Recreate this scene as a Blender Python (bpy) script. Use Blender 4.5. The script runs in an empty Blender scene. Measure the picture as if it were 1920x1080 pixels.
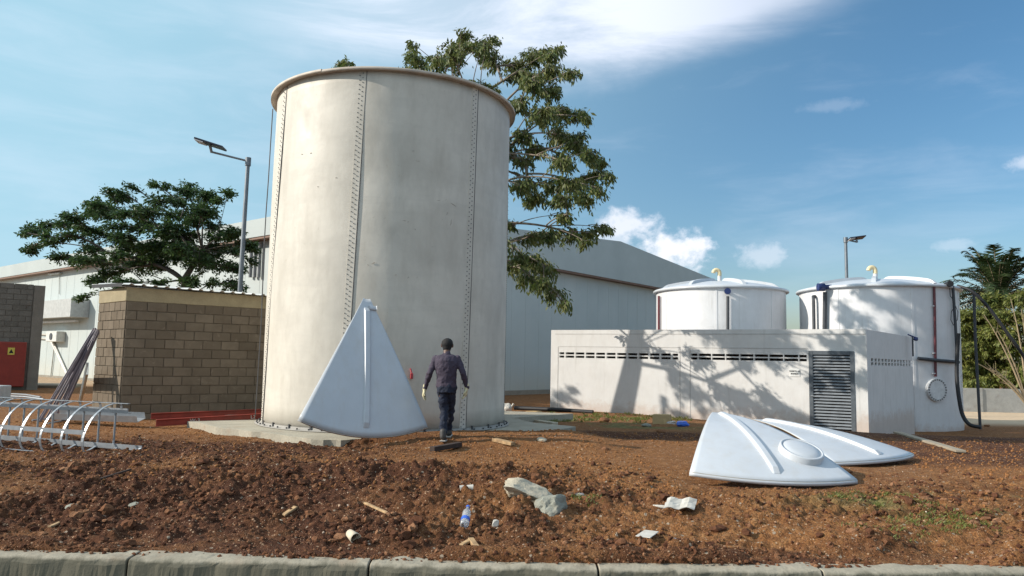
import bpy, bmesh, math, random
import numpy as np
from mathutils import Vector, Matrix, noise as mnoise
R_=math.radians; rnd=random.Random(7); NR=np.random.RandomState(11)
C=bpy.context.scene.collection; SC=bpy.context.scene
# ------------------------------------------------------------------ camera, sky, sun, exposure
F=1400.; H=1.4
PITCH=math.atan(137/F); ROLL=math.atan(.0196)
camd=bpy.data.cameras.new('camera'); cam=bpy.data.objects.new('camera',camd); C.objects.link(cam)
camd.sensor_width=36; camd.lens=F/1920*36; camd.clip_end=5000; camd.clip_start=.05
CM=Matrix.Rotation(math.pi/2+PITCH,3,'X')@Matrix.Rotation(ROLL,3,'Z')
cam.matrix_world=Matrix.Translation((0,0,H))@CM.to_4x4(); SC.camera=cam
SC.view_settings.view_transform='Standard'; SC.view_settings.look='None'; SC.view_settings.gamma=1
SC.view_settings.exposure=0.5
SUN_AZ=(-.985,-.17); SUN_EL=R_(28)
_l=math.hypot(*SUN_AZ); SD=Vector((SUN_AZ[0]/_l*math.cos(SUN_EL),SUN_AZ[1]/_l*math.cos(SUN_EL),math.sin(SUN_EL)))
sl=bpy.data.lights.new('sun','SUN'); sl.energy=4.0; sl.angle=R_(.5); sl.color=(1,.925,.82)
so=bpy.data.objects.new('sun',sl); C.objects.link(so); so.rotation_euler=SD.to_track_quat('Z','Y').to_euler()
W=bpy.data.worlds.new('World'); SC.world=W; W.use_nodes=True
def world():
    nt=W.node_tree; nt.nodes.clear(); L=nt.links
    def n(t,**k):
        a=nt.nodes.new(t)
        for x,y in k.items(): setattr(a,x,y)
        return a
    def inp(s,v):
        if isinstance(v,(int,float)): s.default_value=v
        else: L.new(v,s)
    def m(op,a,b=0,c=0,clamp=False):
        q=n('ShaderNodeMath',operation=op,use_clamp=clamp); inp(q.inputs[0],a); inp(q.inputs[1],b); inp(q.inputs[2],c); return q.outputs[0]
    def sstep(x,a,b):
        q=n('ShaderNodeMapRange',interpolation_type='SMOOTHSTEP'); inp(q.inputs[0],x); q.inputs[1].default_value=a; q.inputs[2].default_value=b; return q.outputs[0]
    sky=n('ShaderNodeTexSky',sky_type='NISHITA',sun_disc=False); sky.sun_elevation=SUN_EL
    sky.sun_rotation=math.atan2(SD.x,SD.y)
    sky.air_density=1.0; sky.dust_density=1.6; sky.ozone_density=2.2; sky.altitude=0
    tc=n('ShaderNodeTexCoord'); sep=n('ShaderNodeSeparateXYZ'); L.new(tc.outputs['Generated'],sep.inputs[0])
    x,y,z=sep.outputs
    az=m('ARCTAN2',x,y); hor=m('SQRT',m('ADD',m('MULTIPLY',x,x),m('MULTIPLY',y,y))); el=m('ARCTAN2',z,hor)
    def noise(scale,det,rough,sx=1,sy=1,ox=0,dist=0):
        cb=n('ShaderNodeCombineXYZ'); L.new(m('MULTIPLY',m('ADD',az,ox),sx),cb.inputs[0]); L.new(m('MULTIPLY',el,sy),cb.inputs[1])
        t=n('ShaderNodeTexNoise'); L.new(cb.outputs[0],t.inputs['Vector']); t.inputs['Scale'].default_value=scale; t.inputs['Detail'].default_value=det; t.inputs['Roughness'].default_value=rough; t.inputs['Distortion'].default_value=dist
        return t.outputs[0]
    # high thin cloud bank: above a line that climbs to the right
    nz=noise(3.2,7,.55,1,2.2,3.1,.25); nz2=noise(9,5,.6,.6,2.5,1.2,.4); nz3=noise(1.6,4,.5,1,1,8)
    azr=m('SUBTRACT',az,.10)
    line=m('ADD',.345,m('MULTIPLY',m('MAXIMUM',azr,0),.24))
    line=m('ADD',line,m('MULTIPLY',m('MAXIMUM',m('SUBTRACT',-.10,az),0),.12))
    d=m('ADD',m('SUBTRACT',el,line),m('MULTIPLY',m('SUBTRACT',nz,.5),.14))
    bank=m('MULTIPLY',sstep(d,-.02,.06),sstep(az,-.48,-.12))
    bank=m('MULTIPLY',bank,m('SUBTRACT',1,m('MULTIPLY',sstep(az,.12,.6),.75)))
    nz4=noise(5,8,.62,.5,2.8,6.3,.5); bank=m('MULTIPLY',bank,m('ADD',.36,m('MULTIPLY',sstep(nz4,.3,.62),.56)))
    wisp=m('MULTIPLY',sstep(m('ADD',m('MULTIPLY',nz2,.5),m('MULTIPLY',nz3,.6)),.50,.74),.17)
    wisp=m('MULTIPLY',wisp,sstep(el,.02,.2))
    behind=m('MULTIPLY',sstep(m('MULTIPLY',y,-1),-.1,.5),.3)      # unseen cloud cover overhead and behind the viewer, added for neutral fill light
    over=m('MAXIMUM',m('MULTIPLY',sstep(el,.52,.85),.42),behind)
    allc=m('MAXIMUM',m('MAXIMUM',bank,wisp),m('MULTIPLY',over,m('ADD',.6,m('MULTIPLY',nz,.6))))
    dt=n('ShaderNodeVectorMath',operation='DOT_PRODUCT'); L.new(tc.outputs['Generated'],dt.inputs[0]); dt.inputs[1].default_value=SD[:]
    glow=m('MULTIPLY',sstep(dt.outputs['Value'],-.42,.54),.88)     # pale air towards the sun
    # small cumulus near the horizon
    pn=noise(26,6,.6,1,1.2,2.0,.2); pn2=noise(60,4,.6,1,1.2,5.0)
    cums=None
    for (px,py,rx,ry,st) in ((1180,425,66,34,.75),(1262,470,78,38,.9),(1150,445,50,34,.5),(1432,478,52,26,.42),(1790,458,34,14,.25),(1918,306,26,14,.45),(1548,462,26,13,.12),(1560,200,60,12,.12)):
        v=CM@Vector((px-960,540-py,-F)); a0=math.atan2(v.x,v.y); e0=math.atan2(v.z,math.hypot(v.x,v.y))
        dx=m('MULTIPLY',m('SUBTRACT',az,a0),F/rx); dy=m('MULTIPLY',m('SUBTRACT',el,e0),F/ry)
        r=m('SQRT',m('ADD',m('MULTIPLY',dx,dx),m('MULTIPLY',dy,dy)))
        r=m('ADD',r,m('MULTIPLY',m('SUBTRACT',pn,.5),1.9)); r=m('ADD',r,m('MULTIPLY',m('SUBTRACT',pn2,.5),.9))
        k=m('MULTIPLY',m('SUBTRACT',1,sstep(r,.35,1.15)),st)
        cums=k if cums is None else m('MAXIMUM',cums,k)
    # haze towards the sun is mixed into the sky colour; horizon paling is modelled
    ccol=n('ShaderNodeMix',data_type='RGBA'); L.new(cums,ccol.inputs[0]); ccol.inputs[6].default_value=(7.2,7.6,8.6,1); ccol.inputs[7].default_value=(7.9,7.9,8.2,1)
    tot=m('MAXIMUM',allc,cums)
    hs=n('ShaderNodeHueSaturation'); hs.inputs['Saturation'].default_value=1.22; hs.inputs['Hue'].default_value=.492; L.new(sky.outputs[0],hs.inputs['Color'])
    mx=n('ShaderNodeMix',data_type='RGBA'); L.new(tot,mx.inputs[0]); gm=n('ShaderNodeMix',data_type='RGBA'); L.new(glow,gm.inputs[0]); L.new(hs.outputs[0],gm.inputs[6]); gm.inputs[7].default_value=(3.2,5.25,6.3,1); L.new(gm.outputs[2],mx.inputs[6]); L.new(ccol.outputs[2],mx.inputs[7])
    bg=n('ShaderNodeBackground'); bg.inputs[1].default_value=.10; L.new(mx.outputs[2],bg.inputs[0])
    o=n('ShaderNodeOutputWorld'); L.new(bg.outputs[0],o.inputs[0])
world()
# ------------------------------------------------------------------ pixel rays -> places in the world (used to lay the site out)
def ray(px,py):
    v=CM@Vector((px-960,540-py,-F)); return v/v.y
def at(px,py,Y): return ray(px,py)*Y+Vector((0,0,H))
def atz(px,py,z):
    r=ray(px,py); return r*((z-H)/r.z)+Vector((0,0,H))
def ss(t): t=np.clip(t,0,1); return t*t*(3-2*t)
def kerb_y(x): return 6.15+.010*np.maximum(x,0)**2+.012*np.abs(np.minimum(x,0))
def G(x,y):
    x=np.asarray(x,float); y=np.asarray(y,float); ky=kerb_y(x)
    g=-.22+.25*ss((y-ky-.15)/3.0)
    g=g-.04*ss((y-10)/3)*(x>-99)
    g=g-.62*ss((x-3.2)/10)*ss((y-14.5)/10)
    g=g-.15*ss((y-16)/8)*ss((x+4)/4)
    g=g+.13*np.exp(-((x+1.2)/1.3)**2-((y-9.25)/.35)**2)+.07*np.exp(-((x+3.4)/1.2)**2-((y-8.6)/.5)**2)
    g=g+.10*np.exp(-((x-4.2)/2.2)**2-((y-7.35)/.42)**2)+.06*np.sin(x*4.1+1)*np.exp(-((x-3.6)/1.8)**4-((y-6.85)/.2)**2)-.05*np.exp(-((x-2.6)/2.)**2-((y-14.6)/.5)**2)
    g=g+.15*ss((y-11.5)/1.0)*ss((x+3.0)/.6)*(1-ss((x-.9)/1.3))*(1-ss((y-13.35-.25*np.maximum(x+1.5,0))/.5))
    g=g-.10*np.exp(-((x-3.2)/1.5)**4-((y-9.1)/.8)**4)-.05*np.exp(-((x-5.6)/1.1)**4-((y-11.3)/.9)**4)
    return g
def g(x,y): return float(G(x,y))
def atg(px,py):
    r=ray(px,py); Y=5.5
    while Y<90:
        p=r*Y+Vector((0,0,H))
        if p.z<=g(p.x,p.y): return p
        Y+=.01 if Y<20 else .03
    return r*Y+Vector((0,0,H))
# ------------------------------------------------------------------ noise for shaping the ground
def _h(ix,iy,s):
    v=(ix.astype(np.int64)*374761393+iy.astype(np.int64)*668265263+s*1442695041)&0xffffffff
    v=((v^(v>>13))*1274126177)&0xffffffff; return ((v^(v>>16))&0xffff)/65535.
def vn(x,y,s=0):
    ix=np.floor(x);iy=np.floor(y);fx=x-ix;fy=y-iy;fx=fx*fx*(3-2*fx);fy=fy*fy*(3-2*fy)
    a=_h(ix,iy,s);b=_h(ix+1,iy,s);c=_h(ix,iy+1,s);d=_h(ix+1,iy+1,s)
    return (a*(1-fx)+b*fx)*(1-fy)+(c*(1-fx)+d*fx)*fy
def fbm(x,y,o,s=0,p=.5):
    t=0;a=1;n=0
    for i in range(o): t=t+a*vn(x*2**i+i*17.3,y*2**i-i*9.1,s+i);n+=a;a*=p
    return t/n
def worley(x,y,s):
    ix=np.floor(x);iy=np.floor(y);best=np.full(x.shape,9.);idv=np.zeros(x.shape)
    for dx in(-1,0,1):
        for dy in(-1,0,1):
            cx=ix+dx;cy=iy+dy;px=cx+_h(cx,cy,s);py=cy+_h(cx,cy,s+7)
            d=(px-x)**2+(py-y)**2;k=d<best;best=np.where(k,d,best);idv=np.where(k,_h(cx,cy,s+13),idv)
    return np.sqrt(best),idv
def rough(x,y):   # how churned the soil is, 0..1
    a=1-ss((y-8.7)/2.0)
    a=np.maximum(a,.55*(1-ss((x+2.5)/2.0))*(1-ss((y-11.5)/2)))
    a=a*np.clip(-.35+2.5*fbm(x*.75,y*1.1,4,5),.22,1.25)
    return np.clip(a,.06,1.15)
def relief(x,y):
    A=rough(x,y); near=np.clip(1-(y-16)/20,0,1)
    r=(fbm(x*.9,y*1.3,3,1)-.5)*.24*(.25+A)
    d,i=worley(x*2.6+.6*vn(x*3,y*3,3),y*3.2,21); r=r+A*.115*np.maximum(0,.62-d)*(.25+i)
    d,i=worley(x*7+.5*vn(x*8,y*8,4),y*8,31); r=r+(A+.08)*.066*np.maximum(0,.66-d)*(i>.25)*(.4+i)
    d,i=worley(x*17,y*17,41); r=r+(A+.14)*.040*np.maximum(0,.66-d)*(i>.3)
    r=r+(fbm(x*20,y*20,3,9)-.5)*.030*(A+.3)
    edge=ss((y-kerb_y(x)-.12)/.5)
    calm=1-.8*np.exp(-((x-3.9)/2.3)**4-((y-9.9)/1.5)**4)
    spill=.11*ss((fbm(x*1.1,y*0+2,3,71)-.45)/.2)*np.exp(-((y-kerb_y(x)-.12)/.12)**2)
    return r*near*(.22+.78*edge)*calm+spill
def gr(x,y):
    a=np.array([x]);b=np.array([y]); return float(G(a,b)[0]+relief(a,b)[0])
# ------------------------------------------------------------------ materials
def M(name): 
    m=bpy.data.materials.new(name); m.use_nodes=True; return m
class NT:
    def __init__(s,m): s.t=m.node_tree; s.b=s.t.nodes['Principled BSDF']; s.L=s.t.links
    def n(s,t,**k):
        a=s.t.nodes.new(t)
        for x,y in k.items(): setattr(a,x,y)
        return a
    def noise(s,scale,det=4,rough=.55,vec=None,dist=0):
        q=s.n('ShaderNodeTexNoise'); q.inputs['Scale'].default_value=scale; q.inputs['Detail'].default_value=det; q.inputs['Roughness'].default_value=rough; q.inputs['Distortion'].default_value=dist
        s.L.new(vec if vec is not None else s.obj(),q.inputs['Vector']); return q.outputs[0]
    def obj(s):
        if not hasattr(s,'_o'): s._o=s.n('ShaderNodeTexCoord').outputs['Object']
        return s._o
    def mapp(s,sc,vec=None):
        q=s.n('ShaderNodeMapping'); s.L.new(vec or s.obj(),q.inputs[0]); q.inputs['Scale'].default_value=sc; return q.outputs[0]
    def ramp(s,f,*st):
        q=s.n('ShaderNodeValToRGB'); s.L.new(f,q.inputs[0]); e=q.color_ramp.elements
        while len(e)<len(st): e.new(.5)
        for a,(p,c) in zip(e,st): a.position=p; a.color=(c if len(c)==4 else (*c,1)) if not isinstance(c,(int,float)) else (c,c,c,1)
        return q.outputs[0]
    def mix(s,f,a,b,mode='MIX'):
        q=s.n('ShaderNodeMix',data_type='RGBA',blend_type=mode)
        for k,v in((0,f),(6,a),(7,b)):
            if isinstance(v,(int,float)): q.inputs[k].default_value=v
            elif isinstance(v,tuple): q.inputs[k].default_value=(*v,1)
            else: s.L.new(v,q.inputs[k])
        return q.outputs[2]
    def col(s,v): s.L.new(v,s.b.inputs['Base Color'])
    def rng(s,f,a,b,c,d):
        q=s.n('ShaderNodeMapRange'); s.L.new(f,q.inputs[0])
        for k,v in enumerate((a,b,c,d)): q.inputs[k+1].default_value=v
        return q.outputs[0]
    def bump(s,h,st=.3,d=.02):
        q=s.n('ShaderNodeBump'); q.inputs['Strength'].default_value=st; q.inputs['Distance'].default_value=d; s.L.new(h,q.inputs['Height']); s.L.new(q.outputs[0],s.b.inputs['Normal'])
def simple(name,c,rough=.6,metal=0,var=.12,scale=6,bump=.0,stain=None,spec=.5):
    m=M(name); t=NT(m); t.b.inputs['Roughness'].default_value=rough; t.b.inputs['Metallic'].default_value=metal; t.b.inputs['Specular IOR Level'].default_value=spec
    n1=t.noise(scale,6,.6)
    dk=tuple(x*(1-var*1.6) for x in c); lt=tuple(min(1,x*(1+var)) for x in c)
    v=t.ramp(n1,(.3,dk),(.7,lt))
    if stain: 
        n2=t.noise(scale*.35,6,.65,dist=.6); v=t.mix(t.ramp(n2,(.52,0.),(.75,.8)),v,stain)
    t.col(v)
    if bump: t.bump(t.noise(scale*6,4,.6),bump,.01)
    return m
# ------------------------------------------------------------------ mesh builder
WO={}
class MB:
    def __init__(s): s.v=[]; s.f=[]; s.sm=[]
    def add(s,vs,fs,smooth=False):
        o=len(s.v); s.v+= [tuple(v) for v in vs]; s.f+=[tuple(i+o for i in f) for f in fs]; s.sm+=[smooth]*len(fs); return s
    def obox(s,o,a,b,c):  # corner o, three edge vectors
        o,a,b,c=map(Vector,(o,a,b,c))
        if a.cross(b).dot(c)<0: a,b=b,a
        P=[o,o+a,o+a+b,o+b,o+c,o+a+c,o+a+b+c,o+b+c]
        return s.add(P,[(0,3,2,1),(4,5,6,7),(0,1,5,4),(1,2,6,5),(2,3,7,6),(3,0,4,7)])
    def box(s,c,sz,rot=None):
        c=Vector(c); ax=[Vector((sz[0],0,0)),Vector((0,sz[1],0)),Vector((0,0,sz[2]))]
        if rot is not None: ax=[rot@a for a in ax]
        return s.obox(c-(ax[0]+ax[1]+ax[2])/2,*ax)
    def tube(s,pts,rad,n=8,cap=True,smooth=True,flat=None):
        pts=[Vector(p) for p in pts]; k=len(pts); rad=[rad]*k if isinstance(rad,(int,float)) else rad
        T=[(pts[min(i+1,k-1)]-pts[max(i-1,0)]).normalized() for i in range(k)]
        u=T[0].orthogonal().normalized(); vs=[]
        for i in range(k):
            u=(u-T[i]*u.dot(T[i])); u=u.normalized() if u.length>1e-6 else T[i].orthogonal().normalized(); w=T[i].cross(u)
            for j in range(n):
                a=2*math.pi*j/n; vs.append(pts[i]+(u*math.cos(a)+w*math.sin(a))*rad[i])
        fs=[(i*n+j,i*n+(j+1)%n,(i+1)*n+(j+1)%n,(i+1)*n+j) for i in range(k-1) for j in range(n)]
        s.add(vs,fs,smooth)
        if cap: s.add([vs[j] for j in range(n)],[tuple(range(n-1,-1,-1))]); s.add([vs[(k-1)*n+j] for j in range(n)],[tuple(range(n))])
        return s
    def strip(s,pts,nrm,w,t,closed=False):  # flat bar: width along nrm, thickness t
        pts=[Vector(p) for p in pts]; k=len(pts); vs=[]
        for i in range(k):
            T=(pts[min(i+1,k-1)]-pts[max(i-1,0)]).normalized(); a=Vector(nrm).normalized(); b=T.cross(a).normalized()
            vs+=[pts[i]+a*w/2+b*t/2,pts[i]-a*w/2+b*t/2,pts[i]-a*w/2-b*t/2,pts[i]+a*w/2-b*t/2]
        fs=[(i*4+j,i*4+(j+1)%4,i*4+4+(j+1)%4,i*4+4+j) for i in range(k-1) for j in range(4)]+[(3,2,1,0),tuple(4*(k-1)+q for q in range(4))]
        return s.add(vs,fs)
    def lathe(s,prof,c,n=96,a0=0,a1=2*math.pi,smooth=True):
        full=abs(a1-a0-2*math.pi)<1e-6; m=n if full else n+1; k=len(prof); vs=[]
        for i in range(m):
            a=a0+(a1-a0)*i/n
            for r,z in prof: vs.append((c[0]+r*math.cos(a),c[1]+r*math.sin(a),c[2]+z))
        fs=[(i*k+j,((i+1)%m)*k+j,((i+1)%m)*k+j+1,i*k+j+1) for i in range(n) for j in range(k-1)]
        return s.add(vs,fs,smooth)
    def blob(s,c,r,seed=0,sub=2,amp=.25,sq=(1,1,1),rot=None,smooth=False):
        bm=bmesh.new(); bmesh.ops.create_icosphere(bm,subdivisions=sub,radius=1); q=random.Random(seed)
        pl=[(Vector((q.gauss(0,1),q.gauss(0,1),q.gauss(0,1))).normalized(),q.uniform(.55,.95)) for _ in range(9)]
        vs=[]
        for v in bm.verts:
            p=v.co.copy()
            for nn,d in pl:
                e=p.dot(nn)-d
                if e>0: p-=nn*e*min(1,amp*3.2)
            if sub>2: p*=1+.22*mnoise.fractal(p*1.6+Vector((seed,0,0)),1.,2.,4)
            p=Vector((p.x*sq[0],p.y*sq[1],p.z*sq[2]))*r
            if rot: p=rot@p
            vs.append(Vector(c)+p)
        s.add(vs,[tuple(v.index for v in f.verts) for f in bm.faces],smooth); bm.free(); return s
    def build(s,name,mat,parent=None,origin=None,bev=0,seg=1):
        o0=WO[parent.name] if parent else Vector(origin if origin is not None else (0,0,0))
        me=bpy.data.meshes.new(name); me.from_pydata([(v[0]-o0[0],v[1]-o0[1],v[2]-o0[2]) for v in s.v],[],s.f); me.update()
        me.polygons.foreach_set('use_smooth',s.sm)
        for m in (mat if isinstance(mat,(list,tuple)) else [mat]): me.materials.append(m)
        ob=bpy.data.objects.new(name,me); C.objects.link(ob)
        if parent: ob.parent=parent
        else: ob.location=o0
        WO[ob.name]=Vector(o0)
        if bev: b=ob.modifiers.new('bevel','BEVEL'); b.width=bev; b.segments=seg; b.limit_method='ANGLE'; b.angle_limit=R_(40)
        return ob
def tag(o,label,cat,group=None):
    o['label']=label; o['category']=cat
    if group: o['group']=group
    return o
def thing(name,label,cat,loc,group=None):
    o=bpy.data.objects.new(name,None); C.objects.link(o); o.location=loc; o.empty_display_size=.2; WO[o.name]=Vector(loc); return tag(o,label,cat,group)
def struct(o): o['kind']='structure'; return o
def npmesh(name,V,Fa,mat,parent=None,origin=(0,0,0),smooth=True,attr=None):
    me=bpy.data.meshes.new(name); V=np.asarray(V,np.float32); Fa=np.asarray(Fa,np.int32); k=Fa.shape[1]
    o0=WO[parent.name] if parent else Vector(origin); V=V-np.array(o0[:],np.float32)
    me.vertices.add(len(V)); me.vertices.foreach_set('co',V.ravel()); me.loops.add(Fa.size); me.loops.foreach_set('vertex_index',Fa.ravel())
    me.polygons.add(len(Fa)); me.polygons.foreach_set('loop_start',np.arange(0,Fa.size,k,dtype=np.int32)); me.polygons.foreach_set('loop_total',np.full(len(Fa),k,np.int32))
    me.polygons.foreach_set('use_smooth',np.full(len(Fa),smooth)); me.update(calc_edges=True); me.materials.append(mat)
    if attr:
        for nm,a in attr.items(): me.attributes.new(nm,'FLOAT','POINT').data.foreach_set('value',np.asarray(a,np.float32))
    ob=bpy.data.objects.new(name,me); C.objects.link(ob)
    if parent: ob.parent=parent
    else: ob.location=o0
    WO[ob.name]=Vector(o0); return ob
# ------------------------------------------------------------------ ground
def soil_mat():
    m=M('soil'); t=NT(m); b=t.b; b.inputs['Roughness'].default_value=.95; b.inputs['Specular IOR Level'].default_value=.15
    n1=t.noise(1.1,7,.6); n2=t.noise(9,6,.65); n3=t.noise(55,4,.6)
    dry=t.ramp(n2,(.28,(.18,.072,.026)),(.5,(.32,.145,.053)),(.75,(.46,.245,.105)))
    dark=t.ramp(n2,(.28,(.044,.018,.011)),(.5,(.092,.038,.020)),(.75,(.18,.08,.040)))
    at_=t.n('ShaderNodeAttribute',attribute_name='churn')
    f=t.n('ShaderNodeMath',operation='ADD'); t.L.new(at_.outputs['Fac'],f.inputs[0]); t.L.new(t.ramp(n1,(.35,0.),(.65,.5)),f.inputs[1])
    fs=t.n('ShaderNodeMapRange'); t.L.new(f.outputs[0],fs.inputs[0]); fs.inputs[1].default_value=.35; fs.inputs[2].default_value=1.15
    c=t.mix(fs.outputs[0],dry,dark)
    c=t.mix(t.ramp(n3,(.35,.7),(.62,0.)),c,(.06,.026,.015))
    # small pale stones
    for sc,th,cc in((38,.10,(.40,.27,.17)),(75,.14,(.34,.21,.13)),(21,.05,(.34,.27,.20))):
        v=t.n('ShaderNodeTexVoronoi'); v.inputs['Scale'].default_value=sc; t.L.new(t.obj(),v.inputs['Vector'])
        w=t.n('ShaderNodeSeparateColor'); t.L.new(v.outputs['Color'],w.inputs[0])
        a=t.n('ShaderNodeMath',operation='LESS_THAN'); t.L.new(v.outputs['Distance'],a.inputs[0]); a.inputs[1].default_value=.33
        bb=t.n('ShaderNodeMath',operation='LESS_THAN'); t.L.new(w.outputs[0],bb.inputs[0]); bb.inputs[1].default_value=th
        mm=t.n('ShaderNodeMath',operation='MULTIPLY'); t.L.new(a.outputs[0],mm.inputs[0]); t.L.new(bb.outputs[0],mm.inputs[1])
        c=t.mix(mm.outputs[0],c,cc)
    sa=t.n('ShaderNodeAttribute',attribute_name='sand'); c=t.mix(sa.outputs['Fac'],c,(.62,.48,.33))
    ga=t.n('ShaderNodeAttribute',attribute_name='weeds'); c=t.mix(ga.outputs['Fac'],c,t.ramp(n2,(.3,(.05,.065,.02)),(.7,(.25,.22,.09))))
    t.col(c)
    ad=t.n('ShaderNodeMath',operation='ADD'); t.L.new(n2,ad.inputs[0]); t.L.new(n3,ad.inputs[1]); t.bump(ad.outputs[0],.9,.035)
    return m
M_SOIL=soil_mat()
def ground():
    ys=np.concatenate([[-900,-300,-80,-20,0,3,5],np.geomspace(6.0,15.5,560),np.geomspace(15.6,46,150),[50,58,70,90,130,200,400,1000,2600]])
    us=np.concatenate([[-60,-16,-5,-2.4,-1.6],np.linspace(-1.22,1.30,860),[1.7,2.5,5,16,60]])
    Y,U=np.meshgrid(ys,us,indexing='ij'); X=U*(np.clip(Y,5.5,1e9)*.71+.6)
    Z=G(X,Y)+relief(X,Y)*(np.abs(U)<1.35)
    Z=np.where(Y<kerb_y(X)+.02,-.75,Z)
    # keep soil under slab and buildings calm
    pad=(np.hypot(X+2.53,Y-15.4)<2.52); Z=np.where(pad,np.minimum(Z,.02),Z)
    Z=np.where(Y>60,-.7+0*Z,Z)
    churn=np.clip(rough(X,Y)*(1-.62*ss((X+2.0)/1.6)*(1-ss((7.0-Y)/.6)*.5))+.25*(1-ss((X+1)/3))*(1-ss((Y-13)/3))-.05,0,1)
    churn=np.maximum(churn,.9*np.exp(-((X-2.6)/2.6)**4-((Y-15.0)/.8)**4))
    churn=np.maximum(churn,.8*ss((X-5.5)/1.5)*ss((Y-10.5)/1)*(1-ss((Y-17)/3)))
    sand=np.clip(ss((X-12)/4)*ss((Y-29)/3)*(1-ss((Y-44)/4)),0,1)*.9
    sand=np.maximum(sand,.55*ss((-X-9)/4)*ss((Y-30)/5))
    wd=fbm(X*1.3,Y*1.6,4,61)
    weeds=ss((wd-.47)/.12)*np.maximum(np.exp(-((X-2.6)/3.0)**2-((Y-17.5)/1.0)**2),.9*np.exp(-((X-5.0)/1.6)**2-((Y-8.35)/.35)**2))
    weeds=np.clip(weeds*1.3,0,.85)
    V=np.stack([X,Y,Z],-1).reshape(-1,3); r,c=Y.shape
    i=np.arange(r*c).reshape(r,c); Fa=np.stack([i[:-1,:-1],i[:-1,1:],i[1:,1:],i[1:,:-1]],-1).reshape(-1,4)
    struct(npmesh('ground',V,Fa,M_SOIL,attr=dict(churn=churn.ravel(),sand=sand.ravel(),weeds=weeds.ravel())))
ground()
def conc(name,c,stain=(.25,.2,.15),rough=.85,bump=.35,scale=3):
    m=M(name); t=NT(m); t.b.inputs['Roughness'].default_value=rough; t.b.inputs['Specular IOR Level'].default_value=.25
    a=t.noise(scale,7,.62,dist=.3); b=t.noise(scale*12,5,.6)
    v=t.ramp(a,(.25,tuple(x*.74 for x in c)),(.7,tuple(min(1,x*1.1) for x in c)))
    v=t.mix(t.ramp(b,(.3,.35),(.6,0.)),v,tuple(x*.55 for x in c)); v=t.mix(t.ramp(t.noise(scale*.6,6,.7),(.55,0.),(.78,.6)),v,stain); t.col(v); t.bump(b,bump,.01); return m
M_KERB=conc('kerb_concrete',(.36,.32,.245),(.24,.14,.08))
def kerb_grime(m):   # run-off grime streaking down the road side
    t=NT(m); c=t.b.inputs['Base Color'].links[0].from_socket; sx=t.n('ShaderNodeSeparateXYZ'); t.L.new(t.obj(),sx.inputs[0])
    e=t.n('ShaderNodeMath',operation='MULTIPLY_ADD'); t.L.new(t.noise(7,6,.7,vec=t.mapp((1.,.3,.25))),e.inputs[0]); e.inputs[1].default_value=.11; t.L.new(sx.outputs[2],e.inputs[2])
    t.col(t.mix(t.rng(e.outputs[0],-.150,-.178,0,.86),c,(.095,.088,.062)))
kerb_grime(M_KERB)
M_ROAD=conc('road_surface',(.30,.285,.255),(.12,.09,.07))
M_PAD=conc('pad_concrete',(.40,.365,.29),(.26,.15,.09),bump=.7,scale=2.2)
def kerb():
    mb=MB(); joints=[-16,-13,-10,-7.2,-5.1,-2.98,-1.08,.72,2.5,4.3,6.2,9,12,16]
    for a,b in zip(joints,joints[1:]):
        n=60; xs=[a+.008+(b-a-.016)*i/n for i in range(n+1)]
        dz=rnd.uniform(-.006,.006)
        prof=[(-.165,-.62),(-.155,-.42),(-.145,-.25),(-.130,-.214),(-.095,-.200),(-.02,-.196),(.09,-.198),(.11,-.225),(.11,-.60)]
        vs=[]
        for x in xs:
            for q,(u,z) in enumerate(prof):
                w=0 if q in(0,8) else (vn(np.array([x*6.]),np.array([q*3.7]),77)[0]-.5)*.026+(0 if q in(0,8) else (vn(np.array([x*21.]),np.array([q*5.1]),78)[0]-.5)*.014)
                vs.append((x,float(kerb_y(x))+u+w,z+dz+w*.6))
        k=len(prof); fs=[(i*k+j,i*k+k+j,i*k+k+j+1,i*k+j+1) for i in range(n) for j in range(k-1)]
        fs+=[tuple(range(k)),tuple(n*k+q for q in range(k-1,-1,-1))]
        mb.add(vs,fs,False)
    struct(mb.build('kerb',M_KERB,bev=.006))
    mb=MB(); mb.add([(-60,-9,-.42),(60,-9,-.42),(60,6.1,-.40),(-60,6.1,-.40)],[(0,1,2,3)]); struct(mb.build('road',M_ROAD))
kerb()
def pad():
    pts=[(350,793),(420,806),(505,816),(575,827),(640,830),(700,824),(790,821),(870,819),(960,816),(1040,811),(1080,803),(1000,795),(960,786)]
    P=[atz(a,b,.08) for a,b in pts]; Q=[]
    for p,q2 in zip(P,P[1:]+[P[-1]]):
        for k in range(6): t=k/6; w=p.lerp(q2,t); Q.append((w.x+rnd.uniform(-.03,.03),w.y+rnd.uniform(-.04,.04)))
    P=Q+[(1.6,19),(-2,20),(-6,18.7)]
    mb=MB(); n=len(P); mb.add([(x,y,-.25) for x,y in P]+[(x,y,.115) for x,y in P],[tuple(range(n,2*n))]+[(i,(i+1)%n,n+(i+1)%n,n+i) for i in range(n)])
    struct(mb.build('concrete_pad',M_PAD,bev=.03,seg=2))
pad()
exec_after=[]
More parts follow.
